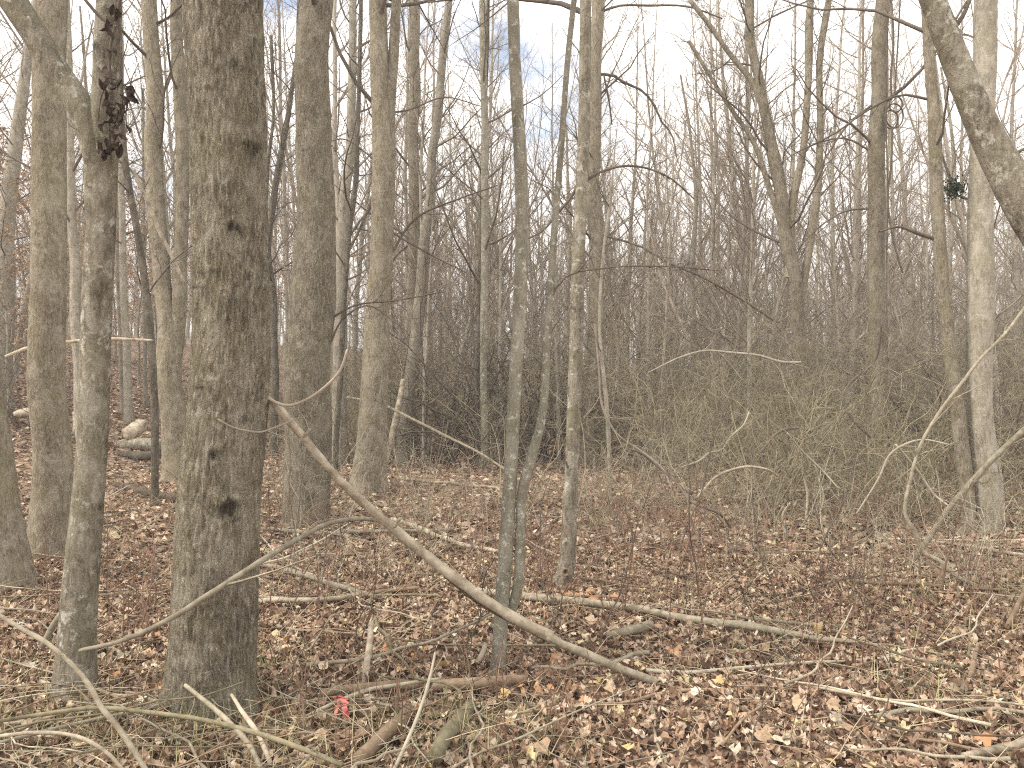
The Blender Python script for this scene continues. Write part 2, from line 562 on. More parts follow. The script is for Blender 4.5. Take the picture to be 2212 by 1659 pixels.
# ------------------------------------------------------------------ branching
UP = np.array([0, 0, 1.0])


def perp(d, ang):
    a = np.cross(d, [0.0, 0.0, 1.0] if abs(d[2]) < 0.9 else [1.0, 0, 0])
    a /= np.linalg.norm(a)
    b_ = np.cross(d, a)
    return a * math.cos(ang) + b_ * math.sin(ang)


def limb(start, d, length, r0, r1, n, wander, up, q):
    """one wandering limb, n points"""
    P = [np.array(start, float)]
    d = d / np.linalg.norm(d)
    st = length / (n - 1)
    for _ in range(n - 1):
        d = d + np.array([q.gauss(0, wander), q.gauss(0, wander), q.gauss(0, wander) + up])
        d = d / np.linalg.norm(d)
        P.append(P[-1] + d * st)
    return np.array(P), np.linspace(r0, r1, n)


def ramify(out, P, r, q, levels, t0, count, lenf, ang, wander, up, sides, npts, rmin):
    """side shoots along a limb, recursively"""
    if levels == 0:
        return
    L = np.linalg.norm(np.diff(P, axis=0), axis=1).sum()
    n = count[0]
    phi = q.uniform(0, 6.28)
    for k in range(n):
        t = t0[0] + (0.97 - t0[0]) * (k + q.random()) / n
        f = t * (len(P) - 1)
        i0 = min(int(f), len(P) - 2)
        p = P[i0] + (P[i0 + 1] - P[i0]) * (f - i0)
        d = P[i0 + 1] - P[i0]
        d = d / np.linalg.norm(d)
        rr = r[i0] + (r[i0 + 1] - r[i0]) * (f - i0)
        phi += 2.4 + q.gauss(0, .5)
        a = ang[0] * q.uniform(.7, 1.3)
        dd = d * math.cos(a) + perp(d, phi) * math.sin(a)
        ln = L * lenf[0] * (1.15 - 0.75 * t) * q.uniform(.5, 1.3)
        r0 = max(rmin, min(rr * 0.55, ln * 0.0115 + 0.0012))
        Pc, rc = limb(p, dd, ln, r0, max(rmin * .6, r0 * .3), npts[0], wander[0], up[0], q)
        out.append((Pc, rc, sides[0]))
        ramify(out, Pc, rc, q, levels - 1, t0[1:], count[1:], lenf[1:], ang[1:], wander[1:], up[1:], sides[1:], npts[1:], rmin)


def pole_proto(name, seed, h, r, kind, mat, tmat):
    """a bare woodland tree: trunk and crown of branches and twigs"""
    q = random.Random(seed)
    root = empty(name, (0, 0, -50))
    out = []
    if kind == 'pole':
        P, rr = limb((0, 0, -.15), UP + np.array([q.gauss(0, .02), q.gauss(0, .02), 0]), h, r, r * .12, 14, .022, .02, q)
        ramify(out, P, rr, q, 3, [.18, .15, .15], [38, 10, 6], [.17, .44, .5], [.85, .65, .6], [.13, .15, .14], [.09, .05, .03], [5, 3, 3], [7, 5, 4], .0019)
    elif kind == 'fork':
        P, rr = limb((0, 0, -.15), UP + np.array([q.gauss(0, .06), q.gauss(0, .06), 0]), h * .8, r, r * .25, 12, .04, .02, q)
        for s in range(3):
            k = 3 + s * 2
            d = UP * .9 + perp(UP, q.uniform(0, 6.28)) * q.uniform(.35, .75)
            Pf, rf = limb(P[k], d, h * q.uniform(.5, .65), rr[k] * .7, r * .1, 10, .05, .05, q)
            out.append((Pf, rf, 6))
            ramify(out, Pf, rf, q, 3, [.2, .15, .2], [13, 7, 4], [.30, .42, .5], [.8, .65, .6], [.12, .13, .13], [.06, .04, .03], [5, 3, 3], [7, 5, 4], .0019)
        ramify(out, P, rr, q, 3, [.3, .15, .2], [14, 7, 4], [.20, .42, .5], [.9, .65, .6], [.12, .13, .13], [.06, .04, .03], [5, 3, 3], [7, 5, 4], .0019)
    else:   # sapling
        P, rr = limb((0, 0, -.12), UP + np.array([q.gauss(0, .08), q.gauss(0, .08), 0]), h, r, r * .15, 11, .05, .03, q)
        ramify(out, P, rr, q, 3, [.10, .12, .15], [26, 9, 5], [.30, .45, .5], [.8, .7, .65], [.13, .14, .14], [.07, .05, .03], [4, 3, 3], [6, 5, 4], .0017)
    tr = trunk_mesh(name + '_trunk', P, rr, 14, max(.12, h / 70), .3, .002, .06, .2, seed=seed)
    link('trunk', tr, mat, root)
    link('crown', tube_mesh(name + '_crown', out), tmat, root)['kind'] = 'stuff'
    root['_polys'] = 0
    del root['_polys']
    return root, out


def shrub_proto(name, seed, h, stems, mat, spread=.5, dens=(9, 5), rmin=.0028, droop=-.02, r0=.010, wan=.19):
    q = random.Random(seed)
    root = empty(name, (0, 0, -50))
    out, tw = [], []
    for s in range(stems):
        a = q.uniform(0, 6.28)
        d = UP + np.array([math.cos(a), math.sin(a), 0]) * q.uniform(.1, spread)
        b0 = np.array([math.cos(a), math.sin(a), 0]) * q.uniform(0, .22) + np.array([0, 0, -.05])
        P, rr = limb(b0, d, h * q.uniform(.55, 1.1), r0 * q.uniform(.6, 1.4), rmin, 11, wan, droop, q)
        out.append((P, rr, 5))
        ramify(tw, P, rr, q, 2, [.15, .15], list(dens), [.36, .45], [.9, .8], [wan * 1.3, wan * 1.4], [.02, .0], [3, 3], [6, 4], rmin)
    link('stems', tube_mesh(name + '_stems', out), mat, root)['kind'] = 'stuff'
    link('twigs', tube_mesh(name + '_twigs', tw), mat, root)['kind'] = 'stuff'
    return root


def leaf_cloud(out, q, n, size, name, mat, parent, droop=.4):
    """withered or new leaves on the outer twigs"""
    V, T = [], []
    tips = [p for p in out if p[2] == 3]
    for k in range(n):
        P, _, _ = q.choice(tips)
        c = P[q.randrange(1, len(P))]
        a = q.uniform(0, 6.28)
        d = np.array([math.cos(a), math.sin(a), -droop * q.random() * 2])
        d /= np.linalg.norm(d)
        s = size * q.uniform(.6, 1.3)
        w = perp(d, q.uniform(0, 6.28)) * s * .32
        nrm = np.cross(d, w)
        nrm = nrm / np.linalg.norm(nrm) * s * .12
        b0 = len(V)
        V += [c, c + d * s * .5 + w + nrm, c + d * s, c + d * s * .5 - w + nrm, c + d * s * .5]
        T += [[b0, b0 + 1, b0 + 4], [b0 + 1, b0 + 2, b0 + 4], [b0 + 2, b0 + 3, b0 + 4], [b0 + 3, b0, b0 + 4]]
    o = link('leaves', make_mesh(name, V, tris=T), mat, parent)
    o['kind'] = 'stuff'
    return o


# ------------------------------------------------------------------ the trees one can tell apart
def stem_world(pts, d):
    """pts: (u, v, width px[, depth]) from the foot up -> points and radii"""
    P, r = [], []
    for p in pts:
        dd = p[3] if len(p) > 3 else d
        P.append(px(p[0], p[1], dd))
        r.append(p[2] / F_PX * dd / 2)
    return np.array(P), np.array(r)


def extend_up(P, r, top, q):
    """carry a stem on above the frame"""
    t = P[-1] - P[-2]
    t = t / np.linalg.norm(t)
    Q, rr = [P], [r]
    p, rad = P[-1], r[-1]
    n = max(2, int((top - p[2]) / 1.2))
    for k in range(n):
        t = t + np.array([q.gauss(0, .03), q.gauss(0, .03), .06])
        t /= np.linalg.norm(t)
        p = p + t * (top - P[-1][2]) / n
        Q.append(p[None])
        rr.append(np.array([r[-1] * (1 - .85 * (k + 1) / n)]))
    return np.vstack(Q), np.concatenate(rr)


def main_tree(name, label, pts, mat, top=13, stems=(), branches=(), d=None, sides=32, seg=.04, flare=.25, rough=.003, lump=.05, seed=1, crown=True, group=None, nrand=5, fh=.16, twigmat='twig_dark', cat='tree', scars=None, sway=1.0):
    q = random.Random(seed)
    if d is None:
        foot = gpx(pts[0][0], pts[0][1])
        d = foot[1]
    else:
        f = px(pts[0][0], pts[0][1], d)
        foot = np.array([f[0], d, g1(f[0], d)])
    P, r = stem_world(pts, d)
    P[0] = foot
    P = np.vstack([foot - np.array([0, 0, .15]) + (P[0] - P[1]) * np.array([.02, .02, 0]), P])
    r = np.concatenate([[r[0]], r])
    root = empty(name, foot)
    tag(root, label, cat, group)
    vis = np.sum(np.linalg.norm(np.diff(P, axis=0), axis=1)) + .5
    if top:
        P, r = extend_up(P, r, top, q)
    tm = trunk_mesh(name + '_trunk', P - foot, r, sides, seg, flare, rough, lump, fh, seed=seed, scars=scars, origin=foot, vis=vis, sway=sway)
    link('trunk', tm, M[mat], root)
    polys = []
    allstems = [(P, r)]
    for sp in stems:
        Ps, rs = stem_world(sp[0], d)
        vs = np.sum(np.linalg.norm(np.diff(Ps, axis=0), axis=1)) + .5
        if sp[1]:
            Ps, rs = extend_up(Ps, rs, sp[1], q)
        link('stem', trunk_mesh(name + '_stem', Ps - foot, rs, max(12, sides // 2), seg * 1.3, 0, rough, lump, seed=seed + 9, vis=vs), M[mat], root)
        allstems.append((Ps, rs))
    for bpts in branches:
        Pb, rb = stem_world(bpts, d)
        C = catmull(np.column_stack([Pb, rb]), 14)
        tw = []
        ramify(tw, C[:, :3], C[:, 3], q, 2, [.2, .2], [9, 4], [.25, .4], [.7, .6], [.12, .12], [.03, .02], [3, 3], [6, 4], .0018)
        polys_b = [(C[:, :3] - foot, np.maximum(C[:, 3], .0016), 6)] + [(a - foot, b_, s) for a, b_, s in tw]
        link('branch', tube_mesh(name + '_branch', polys_b), M[twigmat], root)
    if crown:
        for (Ps, rs) in allstems:
            C = catmull(np.column_stack([Ps, rs]), 24)
            o2 = []
            ramify(o2, C[:, :3], C[:, 3], q, 3, [.33, .2, .2], [int(nrand * 3.6), 6, 4], [.19, .42, .5], [.9, .7, .6], [.15, .17, .15], [.06, .04, .02], [5, 3, 3], [7, 5, 4], .0022)
            polys += [(a - foot, b_, s) for a, b_, s in o2]
        # nothing of the crown may hang right in front of the lens
        polys = [p for p in polys if (p[0][:, 1] + foot[1]).min() > 2.2 or (p[0][:, 2] + foot[2]).min() > 4.5]
        if polys:
            link('crown', tube_mesh(name + '_crown', polys), M[twigmat], root)['kind'] = 'stuff'
    return root, foot, d


T1, T1F, T1D = main_tree('tulip_tree', 'stout furrowed trunk with dark bark scars, a bare pole leaning on its side',
    [(453, 1530, 172), (462, 1400, 172), (470, 1200, 168), (478, 1000, 164), (484, 800, 160), (487, 500, 154), (484, 250, 158), (479, 0, 160)],
    'bark_big', 16, sides=190, seg=.014, flare=.32, rough=.009, lump=.035, seed=2, nrand=0, crown=False, fh=.13,
    scars=[(558, 850, 13, 24, .003), (490, 1098, 20, 15, .008), (463, 985, 12, 11, .006), (508, 492, 16, 12, .009), (432, 838, 16, 8, .005), (545, 325, 22, 16, .005), (512, 312, 12, 8, .003), (502, 140, 16, 8, .003), (540, 110, 16, 26, .003), (535, 10, 26, 14, .002),
           (450, 588, 40, 5, .002), (525, 600, 26, 5, .002), (530, 905, 9, 9, .004), (420, 620, 14, 5, .005), (470, 1330, 10, 7, .004), (500, 690, 8, 6, .003), (455, 190, 14, 5, .002)])

T2, T2F, T2D = main_tree('forked_maple', 'mottled leaning trunk that forks above head height, withered vine in the fork',
    [(160, 1512, 78), (168, 1350, 72), (185, 1150, 66), (203, 950, 62), (212, 700, 62), (217, 480, 62), (218, 330, 66), (224, 200, 52), (226, 100, 50), (232, 0, 50)],
    'bark_mottled', 11, fh=.14, stems=[([(216, 420, 34), (208, 340, 52), (178, 240, 54), (120, 150, 56), (74, 72, 56), (20, -10, 58)], 8)], sides=64, seg=.025, flare=.3, rough=.002, lump=.07, seed=3, crown=False,
    scars=[(235, 970, 8, 22, .002), (215, 845, 18, 7, .003), (228, 700, 10, 8, .002), (232, 620, 12, 10, .002), (238, 540, 10, 12, .002), (225, 100, 16, 40, .001), (238, 210, 12, 60, .001), (215, 1090, 12, 8, .003), (222, 440, 14, 9, .002)])

main_tree('maple_tree', 'upright brown trunk between the leaning trunk at the wood edge and the forked maple',
    [(105, 1205, 84), (108, 1000, 78), (110, 700, 70), (106, 400, 66), (106, 100, 62), (106, 0, 60)], 'bark_grey', 15, sides=56, seg=.035, seed=4, nrand=3, flare=.2)

main_tree('leaning_tree', 'broad mossy trunk leaning away from the others beside a dead stick',
    [(22, 1275, 92), (-2, 1100, 84), (-22, 900, 78), (-40, 700, 72), (-75, 400, 66), (-120, 0, 62)], 'bark_grey', 13, sides=56, seg=.035, seed=5, crown=False)

main_tree('twin_stemmed_tree', 'tree with two grey stems parting low above the slope foot',
    [(378, 1045, 54), (376, 950, 50), (374, 850, 50), (370, 770, 50), (352, 640, 36), (343, 480, 36), (335, 280, 36), (326, 100, 33), (322, 0, 31)], 'bark_grey', 14,
    stems=[([(372, 800, 36), (384, 700, 31), (388, 560, 28), (390, 400, 28), (387, 200, 26), (384, 0, 24)], 13)], sides=40, seg=.05, seed=6, nrand=4)

main_tree('straight_tree', 'thick straight trunk behind the upper part of the leaning pole',
    [(660, 1135, 94), (664, 1000, 96), (665, 800, 96), (668, 650, 94), (674, 480, 82), (680, 250, 74), (683, 0, 68)], 'bark_big', 16, sides=84, seg=.035, seed=8, nrand=4, flare=.2, rough=.005,
    branches=[[(712, 690, 5), (760, 662, 4), (850, 650, 3.5), (960, 630, 2.5)], [(712, 745, 5), (740, 690, 4), (790, 660, 4), (860, 700, 3)]])

main_tree('straight_tree', 'grey trunk with a flared foot and a thinner stem splitting off high up',
    [(795, 1068, 66), (803, 950, 62), (812, 800, 56), (818, 600, 50), (822, 400, 46), (820, 200, 40), (816, 0, 36)], 'bark_grey', 15,
    stems=[([(838, 520, 22), (842, 360, 24), (842, 220, 24), (850, 100, 22), (856, 0, 20)], 13)], sides=56, seg=.04, seed=9, nrand=4, flare=.4, fh=.3,
    branches=[[(835, 245, 5), (880, 238, 4), (960, 210, 3), (1040, 230, 2)], [(838, 560, 6), (900, 470, 5), (990, 430, 4), (1075, 400, 3)], [(838, 380, 5), (790, 330, 4), (740, 300, 3), (700, 310, 2)], [(800, 470, 5), (860, 510, 5), (950, 560, 4), (1010, 590, 3)]])

main_tree('slender_tree', 'pale banded stem close behind the thick straight trunk',
    [(735, 1005, 32), (733, 850, 30), (735, 650, 28), (745, 450, 22), (760, 200, 18), (764, 0, 15)], 'bark_pale', 13, sides=24, seg=.07, seed=10, nrand=5)

main_tree('slender_tree', 'grey stem with a crooked side stub between the flared trunk and the slanting stem',
    [(885, 985, 34), (890, 850, 30), (893, 650, 26), (893, 450, 24), (893, 250, 24), (893, 0, 22)], 'bark_grey', 13, sides=24, seg=.06, seed=12, nrand=5,
    branches=[[(893, 270, 9), (905, 300, 8), (910, 330, 7), (905, 350, 5)], [(893, 520, 6), (850, 560, 5), (845, 650, 4), (850, 720, 3)]])

main_tree('slanting_tree', 'pale stem slanting across the other stems in the background thicket',
    [(868, 990, 30), (880, 860, 28), (900, 680, 26), (922, 480, 22), (946, 240, 18), (972, 0, 15)], 'bark_pale', 12, d=15.5, sides=24, seg=.07, seed=13, nrand=6)

main_tree('slender_tree', 'straight spotted stem standing before the dark tangle of branches',
    [(1046, 1012, 15), (1045, 850, 15), (1046, 650, 16), (1046, 450, 16), (1045, 200, 15), (1043, 0, 14)], 'bark_sapling', 12, sides=20, seg=.06, seed=14, nrand=5)
main_tree('slender_tree', 'thin dark stem pressed close beside the straight spotted stem',
    [(1031, 1008, 10), (1030, 850, 10), (1033, 650, 10), (1041, 450, 9), (1050, 200, 8), (1055, 0, 7)], 'bark_dark', 11, sides=16, seg=.08, seed=15, nrand=4)

T12, T12F, T12D = main_tree('spotted_sapling', 'slim lichen-spotted trunk standing right behind the fallen leaning pole',
    [(1074, 1462, 31), (1080, 1350, 31), (1093, 1150, 30), (1108, 950, 28), (1120, 780, 28), (1124, 600, 28), (1120, 350, 26), (1112, 150, 25), (1108, 0, 25)], 'bark_sapling', 10,
    stems=[([(1098, 1345, 20), (1118, 1270, 22), (1124, 1150, 21), (1130, 1060, 22), (1150, 985, 22), (1168, 920, 19), (1182, 720, 17), (1196, 520, 14), (1215, 300, 13), (1228, 120, 12), (1240, 0, 12)], 8)],
    sides=40, seg=.02, flare=.3, rough=.0012, lump=.06, seed=16, crown=False, fh=.07,
    branches=[[(1184, 690, 6), (1192, 640, 5), (1220, 600, 4), (1300, 580, 3.5), (1420, 575, 3), (1560, 585, 2)]])

T13, T13F, T13D = main_tree('knot_holed_tree', 'slim grey trunk with a round knot hole near its foot',
    [(1212, 1272, 38), (1222, 1225, 36), (1231, 1080, 30), (1240, 850, 30), (1250, 600, 28), (1256, 400, 26), (1262, 200, 25), (1266, 0, 24)], 'bark_mottled', 12, sides=44, seg=.03, flare=.15, rough=.0015, lump=.05, seed=17, nrand=3, fh=.08,
    branches=[[(1252, 385, 8), (1240, 415, 7), (1205, 460, 6), (1170, 500, 4), (1130, 520, 3)], [(1258, 395, 8), (1300, 370, 6), (1360, 358, 5), (1440, 380, 4), (1500, 430, 3)]])

main_tree('straight_tree', 'brown ribbed trunk close beside the knot-holed trunk, arching side branches',
    [(1268, 1005, 50), (1276, 880, 44), (1286, 700, 34), (1286, 520, 31), (1282, 400, 28), (1286, 200, 27), (1290, 0, 25)], 'bark_grey', 13, sides=36, seg=.05, seed=18, nrand=3, flare=.4, fh=.4, twigmat='twig_dark',
    branches=[[(1285, 160, 7), (1330, 165, 6), (1350, 180, 6), (1378, 190, 5), (1415, 230, 5), (1428, 262, 4), (1448, 285, 4), (1462, 340, 2)], [(1300, 25, 6), (1330, 14, 5), (1400, 12, 5), (1490, 15, 4), (1560, 40, 3)],
              [(1305, 165, 4), (1316, 220, 4), (1322, 270, 3)], [(1290, 505, 5), (1400, 540, 5), (1440, 566, 5), (1500, 590, 6), (1600, 645, 6), (1680, 697, 6)]])

T15, T15F, T15D = main_tree('straight_tree', 'bare grey trunk with a coiled vine hanging beside it',
    [(1893, 1000, 40), (1893, 850, 37), (1894, 650, 35), (1896, 450, 35), (1898, 250, 34), (1903, 100, 32), (1907, 0, 30)], 'bark_grey', 15, d=12.5, sides=36, seg=.05, seed=20, nrand=4,
    branches=[[(1886, 225, 5), (1840, 260, 5), (1790, 330, 4), (1740, 420, 3)], [(1886, 330, 5), (1830, 300, 4), (1740, 320, 3), (1660, 370, 2)], [(1886, 450, 6), (1830, 455, 5), (1770, 490, 4), (1720, 540, 3)]])

main_tree('bowed_tree', 'slim trunk bowing outward at its foot beside the pale trunk',
    [(2092, 1155, 30), (2088, 1050, 30), (2072, 930, 29), (2055, 800, 28), (2038, 640, 26), (2028, 500, 26), (2015, 300, 25), (2008, 120, 22), (2000, 0, 20)], 'bark_grey', 11, sides=36, seg=.035, seed=21, nrand=3, flare=.1,
    branches=[[(2006, 215, 6), (1950, 205, 5), (1880, 235, 5), (1800, 290, 4), (1720, 330, 3)], [(2030, 520, 9), (1985, 505, 8), (1940, 490, 6), (1900, 500, 4)]])

T17, T17F, T17D = main_tree('pale_tree', 'thick pale straight trunk crossed by an arching grey limb',
    [(2134, 1152, 62), (2130, 1060, 62), (2116, 900, 52), (2115, 700, 52), (2118, 500, 50), (2121, 300, 46), (2122, 0, 44)], 'bark_pale', 14, sides=52, seg=.035, seed=22, nrand=3, flare=.15)

main_tree('arching_tree', 'thick grey trunk arching overhead across the pale trunk',
    [(2640, 1480, 150), (2560, 1150, 140), (2440, 800, 120), (2320, 590, 104), (2212, 432, 84), (2140, 306, 66), (2075, 155, 56), (2034, 50, 51), (2008, -20, 49)], 'bark_mottled', 7, d=4.4, sides=72, seg=.025, seed=23, crown=False, lump=.03, rough=.0015, sway=.2,
    branches=[[(2042, 90, 12), (2062, 60, 11), (2082, 30, 9), (2096, -5, 8)], [(2180, 345, 8), (2200, 328, 7), (2250, 312, 6)]])

main_tree('many_stemmed_tree', 'dark crooked trunk rising from the thicket into arching grey stems',
    [(1748, 925, 40), (1742, 850, 36), (1732, 760, 30), (1718, 640, 28), (1700, 520, 30), (1682, 400, 26), (1660, 280, 22), (1640, 180, 20), (1625, 90, 18), (1620, 0, 16)], 'bark_grey', 11, d=14.0,
    stems=[([(1704, 600, 18), (1712, 450, 18), (1735, 330, 15), (1745, 200, 14), (1752, 0, 12)], 9), ([(1722, 680, 18), (1745, 560, 17), (1765, 430, 17), (1772, 300, 14), (1775, 100, 13), (1790, 0, 12)], 9),
           ([(1652, 240, 16), (1620, 170, 13), (1580, 120, 11), (1530, 50, 10), (1490, 0, 9)], 8), ([(1692, 500, 14), (1660, 400, 12), (1625, 300, 10), (1590, 250, 9), (1550, 190, 8), (1490, 90, 7)], 7)],
    sides=28, seg=.06, seed=24, nrand=6)

main_tree('slender_tree', 'smooth pale stem glimpsed between the upright brown trunk and the forked maple',
    [(180, 985, 25), (174, 850, 25), (166, 700, 22), (158, 500, 19), (150, 250, 14), (144, 0, 12)], 'bark_pale', 12, d=13.5, sides=22, seg=.07, seed=25, nrand=6)
main_tree('slender_tree', 'thin pale stem rising behind the log heap on the slope',
    [(278, 920, 17), (272, 750, 16), (266, 550, 14), (262, 300, 12), (260, 0, 10)], 'bark_pale', 12, d=17.0, sides=18, seg=.08, seed=26, nrand=5)
main_tree('slender_tree', 'thinnest of the pale stems behind the log heap, twin to its neighbour',
    [(266, 915, 9), (260, 750, 9), (254, 550, 8), (250, 300, 7), (246, 0, 6)], 'bark_pale', 11, d=17.3, sides=14, seg=.1, seed=27, nrand=4)
main_tree('slender_tree', 'short thin straight stem beside the white log end on the slope',
    [(314, 900, 9), (313, 750, 8), (312, 600, 7), (310, 400, 5), (308, 200, 4)], 'bark_pale', 8, d=18.5, sides=14, seg=.1, seed=28, nrand=4)
main_tree('slanting_tree', 'dark thin trunk slanting behind the forked maple',
    [(335, 800, 15), (318, 650, 15), (295, 500, 14), (270, 350, 14), (262, 200, 12), (256, 60, 10)], 'bark_dark', 8, d=10.0, sides=20, seg=.06, seed=29, nrand=3)
main_tree('crooked_tree', 'dark crooked tree branching low between the two thickest trunks',
    [(594, 930, 16), (592, 780, 15), (590, 640, 15), (580, 540, 16), (592, 430, 14), (608, 330, 12), (625, 230, 10), (640, 120, 8), (655, 0, 6)], 'bark_dark', 10, d=17.0,
    stems=[([(586, 600, 10), (572, 520, 9), (575, 400, 8), (590, 250, 6), (585, 80, 5)], 8)], sides=20, seg=.07, seed=30, nrand=9, twigmat='twig_dark')
main_tree('slanting_tree', 'whitish trunk slanting outward on the slope beyond the leaning tree',
    [(5, 700, 40), (15, 500, 34), (35, 300, 26), (62, 120, 20), (80, 0, 16)], 'bark_pale', 10, d=16.0, sides=24, seg=.08, seed=31, nrand=6)
main_tree('slender_tree', 'dark straight stem in the gap between the thick trunk and the banded stem',
    [(724, 980, 12), (738, 760, 12), (750, 560, 11), (768, 380, 11), (776, 180, 9), (780, 0, 8)], 'bark_dark', 10, d=13.8, sides=16, seg=.08, seed=32, nrand=5)
main_tree('thin_tree', 'thin straight stem beside the arching branch, behind the ribbed trunk',
    [(1318, 990, 8), (1310, 860, 9), (1296, 720, 7), (1302, 560, 6), (1320, 420, 5)], 'bark_pale', 5, d=10.0, sides=14, seg=.08, seed=33, nrand=3)

LANDMARKS = [('the leaning tree', px(10, 1275, 6.0)), ('the forked maple', T2F), ('the twin-stemmed tree', px(378, 1045, 12.5)), ('the stout scarred trunk', T1F), ('the thick straight trunk', px(660, 1135, 8.8)),
             ('the flared grey trunk', px(795, 1068, 11.3)), ('the spotted sapling', T12F), ('the knot-holed trunk', T13F), ('the many-stemmed tree', px(1748, 925, 14)), ('the coiled-vine trunk', T15F), ('the pale trunk', T17F),
             ('the arching trunk', px(2640, 1480, 4.4)), ('the slanting pole foot', px(1955, 1232, 6.8)), ('the leaning pole end', px(1482, 1494, 4.1)), ('the long fallen branch', px(1560, 1362, 5.0)), ('the pink ribbon', px(735, 1513, 3.6))]


def beside(x, y):
    return 'by ' + min(LANDMARKS, key=lambda l: math.hypot(l[1][0] - x, l[1][1] - y))[0]


def behind(x, y):
    c = [l for l in LANDMARKS[:12] if l[1][1] < y - 1]
    return 'behind ' + min(c, key=lambda l: abs(l[1][0] / l[1][1] - x / y))[0]


# ------------------------------------------------------------------ background trees, all individuals
protos = {}
for k, (kind, h, r) in enumerate([('pole', 15, .085), ('pole', 17, .105), ('pole', 13, .065), ('fork', 13, .10), ('fork', 11, .075), ('sap', 7, .032), ('sap', 5.5, .026), ('sap', 8.5, .04)]):
    protos[k] = pole_proto('bare_tree', 100 + k, h, r, kind, M['bark_far'] if k % 2 == 0 else M['bark_pale'], M['twig'])
KINDNAME = {0: 'pole_tree', 1: 'pole_tree', 2: 'pole_tree', 3: 'forking_tree', 4: 'forking_tree', 5: 'young_tree', 6: 'young_tree', 7: 'young_tree'}
# copper-leaved young beeches on the slope and a tree in new leaf
beech, beech_p = pole_proto('young_beech', 140, 6.0, .035, 'sap', M['bark_pale'], M['twig'])
leaf_cloud(beech_p, random.Random(5), 1500, .07, 'beech_leaves', M['copper_leaf'], beech)
budtree, bud_p = pole_proto('budding_tree', 141, 11, .06, 'fork', M['bark_far'], M['twig_olive'])
leaf_cloud(bud_p, random.Random(6), 2600, .05, 'bud_leaves', M['bud_leaf'], budtree)
used = set()


def place(k, x, y, s=1.0, root=None, name=None, label=None, cat='tree', group=None):
    src = root if root is not None else protos[k][0]
    loc = (x, y, g1(x, y))
    key = src.name
    if key not in used:
        used.add(key)
        o = src
        o.location = loc
        o.rotation_euler = (0, 0, rnd.uniform(0, 6.28))
        o.scale = (s, s, s)
    else:
        o = copy_tree(src, loc, rnd.uniform(0, 6.28), s)
    o['category'] = cat
    o['label'] = label
    if group:
        o['group'] = group
    if name:
        o.name = name
    return o


taken = []


def free(x, y, dmin):
    for a, b_ in taken:
        if (a - x) ** 2 + (b_ - y) ** 2 < dmin * dmin:
            return False
    taken.append((x, y))
    return True


LAB = {'pole_tree': 'straight bare tree in the wood',
       'forking_tree': 'bare spreading tree with forked limbs',
       'young_tree': 'bare young tree with dense twigs'}
LABH = {'pole_tree': 'straight bare tree on the slope',
        'forking_tree': 'bare forked tree on the slope',
        'young_tree': 'bare young twiggy tree on the slope'}


def bg(k, x, y, s):
    n = KINDNAME[k]
    hill = ((x + 5.0) * -0.9 + (y - 14.0) * 0.43) > 1.0
    place(k, x, y, s, name=n, label='%s%s %s, %s' % ('far-off ' if y > 36 else '', ('thinnest' if s < .62 else 'thin') if s < .88 else ('stouter' if s > 1.02 else 'slender'), (LABH if hill else LAB)[n], behind(x, y)), group=n.replace('_', ' ') + 's ' + ('on the slope' if hill else 'behind the thicket'))


for u, d, k, s in [(1410, 18, 0, .8), (1460, 20, 1, .8), (1476, 16, 2, .9), (1520, 22, 0, .9), (1546, 20, 2, 1.1), (1590, 17, 2, .9), (1625, 24, 1, 1), (1690, 20, 0, .9), (1790, 22, 0, 1), (1832, 18, 2, 1.1),
                   (1856, 25, 1, 1), (1942, 22, 2, 1.2), (1975, 28, 1, 1.1), (1160, 24, 0, .9), (1335, 26, 1, .9), (1372, 22, 2, 1), (1005, 20, 2, 1), (962, 23, 0, .8), (930, 28, 1, 1), (1088, 21, 2, .9),
                   (1760, 16, 3, .9), (1500, 19, 3, .9), (1210, 20, 3, .85), (1020, 16.5, 4, .8), (960, 17.5, 4, .8), (1150, 17, 4, .85), (640, 20, 4, .9), (470, 22, 3, 1), (200, 19, 3, .9), (30, 18, 4, 1),
                   (2180, 13, 4, .9), (2050, 16, 3, .8), (1640, 18, 4, .9), (1400, 17, 4, .8), (1080, 15.5, 4, .75)]:
    x = (u - CU) / F_PX * d
    taken.append((x, d))
    bg(k, x, d, s)
n_bg = 0
while n_bg < 290:
    d = 15.0 + 43 * rnd.random() ** 0.8
    u = rnd.uniform(-260, 2480)
    x = (u - CU) / F_PX * d
    if not free(x, d, .9):
        continue
    k = rnd.choice([0, 0, 1, 1, 2, 2, 3, 4, 5, 5, 6, 7, 7, 7])
    bg(k, x, d, rnd.uniform(.75, 1.15))
    n_bg += 1
n_bg = 0
while n_bg < 75:              # slim stems crowding behind the thicket
    d = rnd.uniform(15, 34)
    u = rnd.uniform(830, 2260)
    x = (u - CU) / F_PX * d
    if not free(x, d, .7):
        continue
    bg(rnd.choice([0, 2, 2]), x, d, rnd.uniform(.5, .74))
    n_bg += 1
for u, d, s in [(20, 15.5, .9), (60, 18, 1), (190, 17, .8), (300, 20, .9), (335, 24, 1), (590, 23, .9), (250, 23, 1), (140, 22, 1), (420, 26, 1), (-60, 17, 1)]:
    x = (u - CU) / F_PX * d
    place(0, x, d, s, root=beech, name='young_beech', label='young beech still holding copper leaves on the slope, ' + behind(x, d), group='copper-leaved beeches on the slope')
for u, d, s in [(160, 30, 1.1), (520, 34, 1), (1350, 36, 1), (2140, 30, 1.0), (2230, 24, .9), (880, 38, 1), (1850, 40, 1), (620, 44, 1)]:
    x = (u - CU) / F_PX * d
    place(0, x, d, s, root=budtree, name='budding_tree', label='bare tree with a thin haze of fresh green leaves, ' + behind(x, d), group='trees coming into leaf')

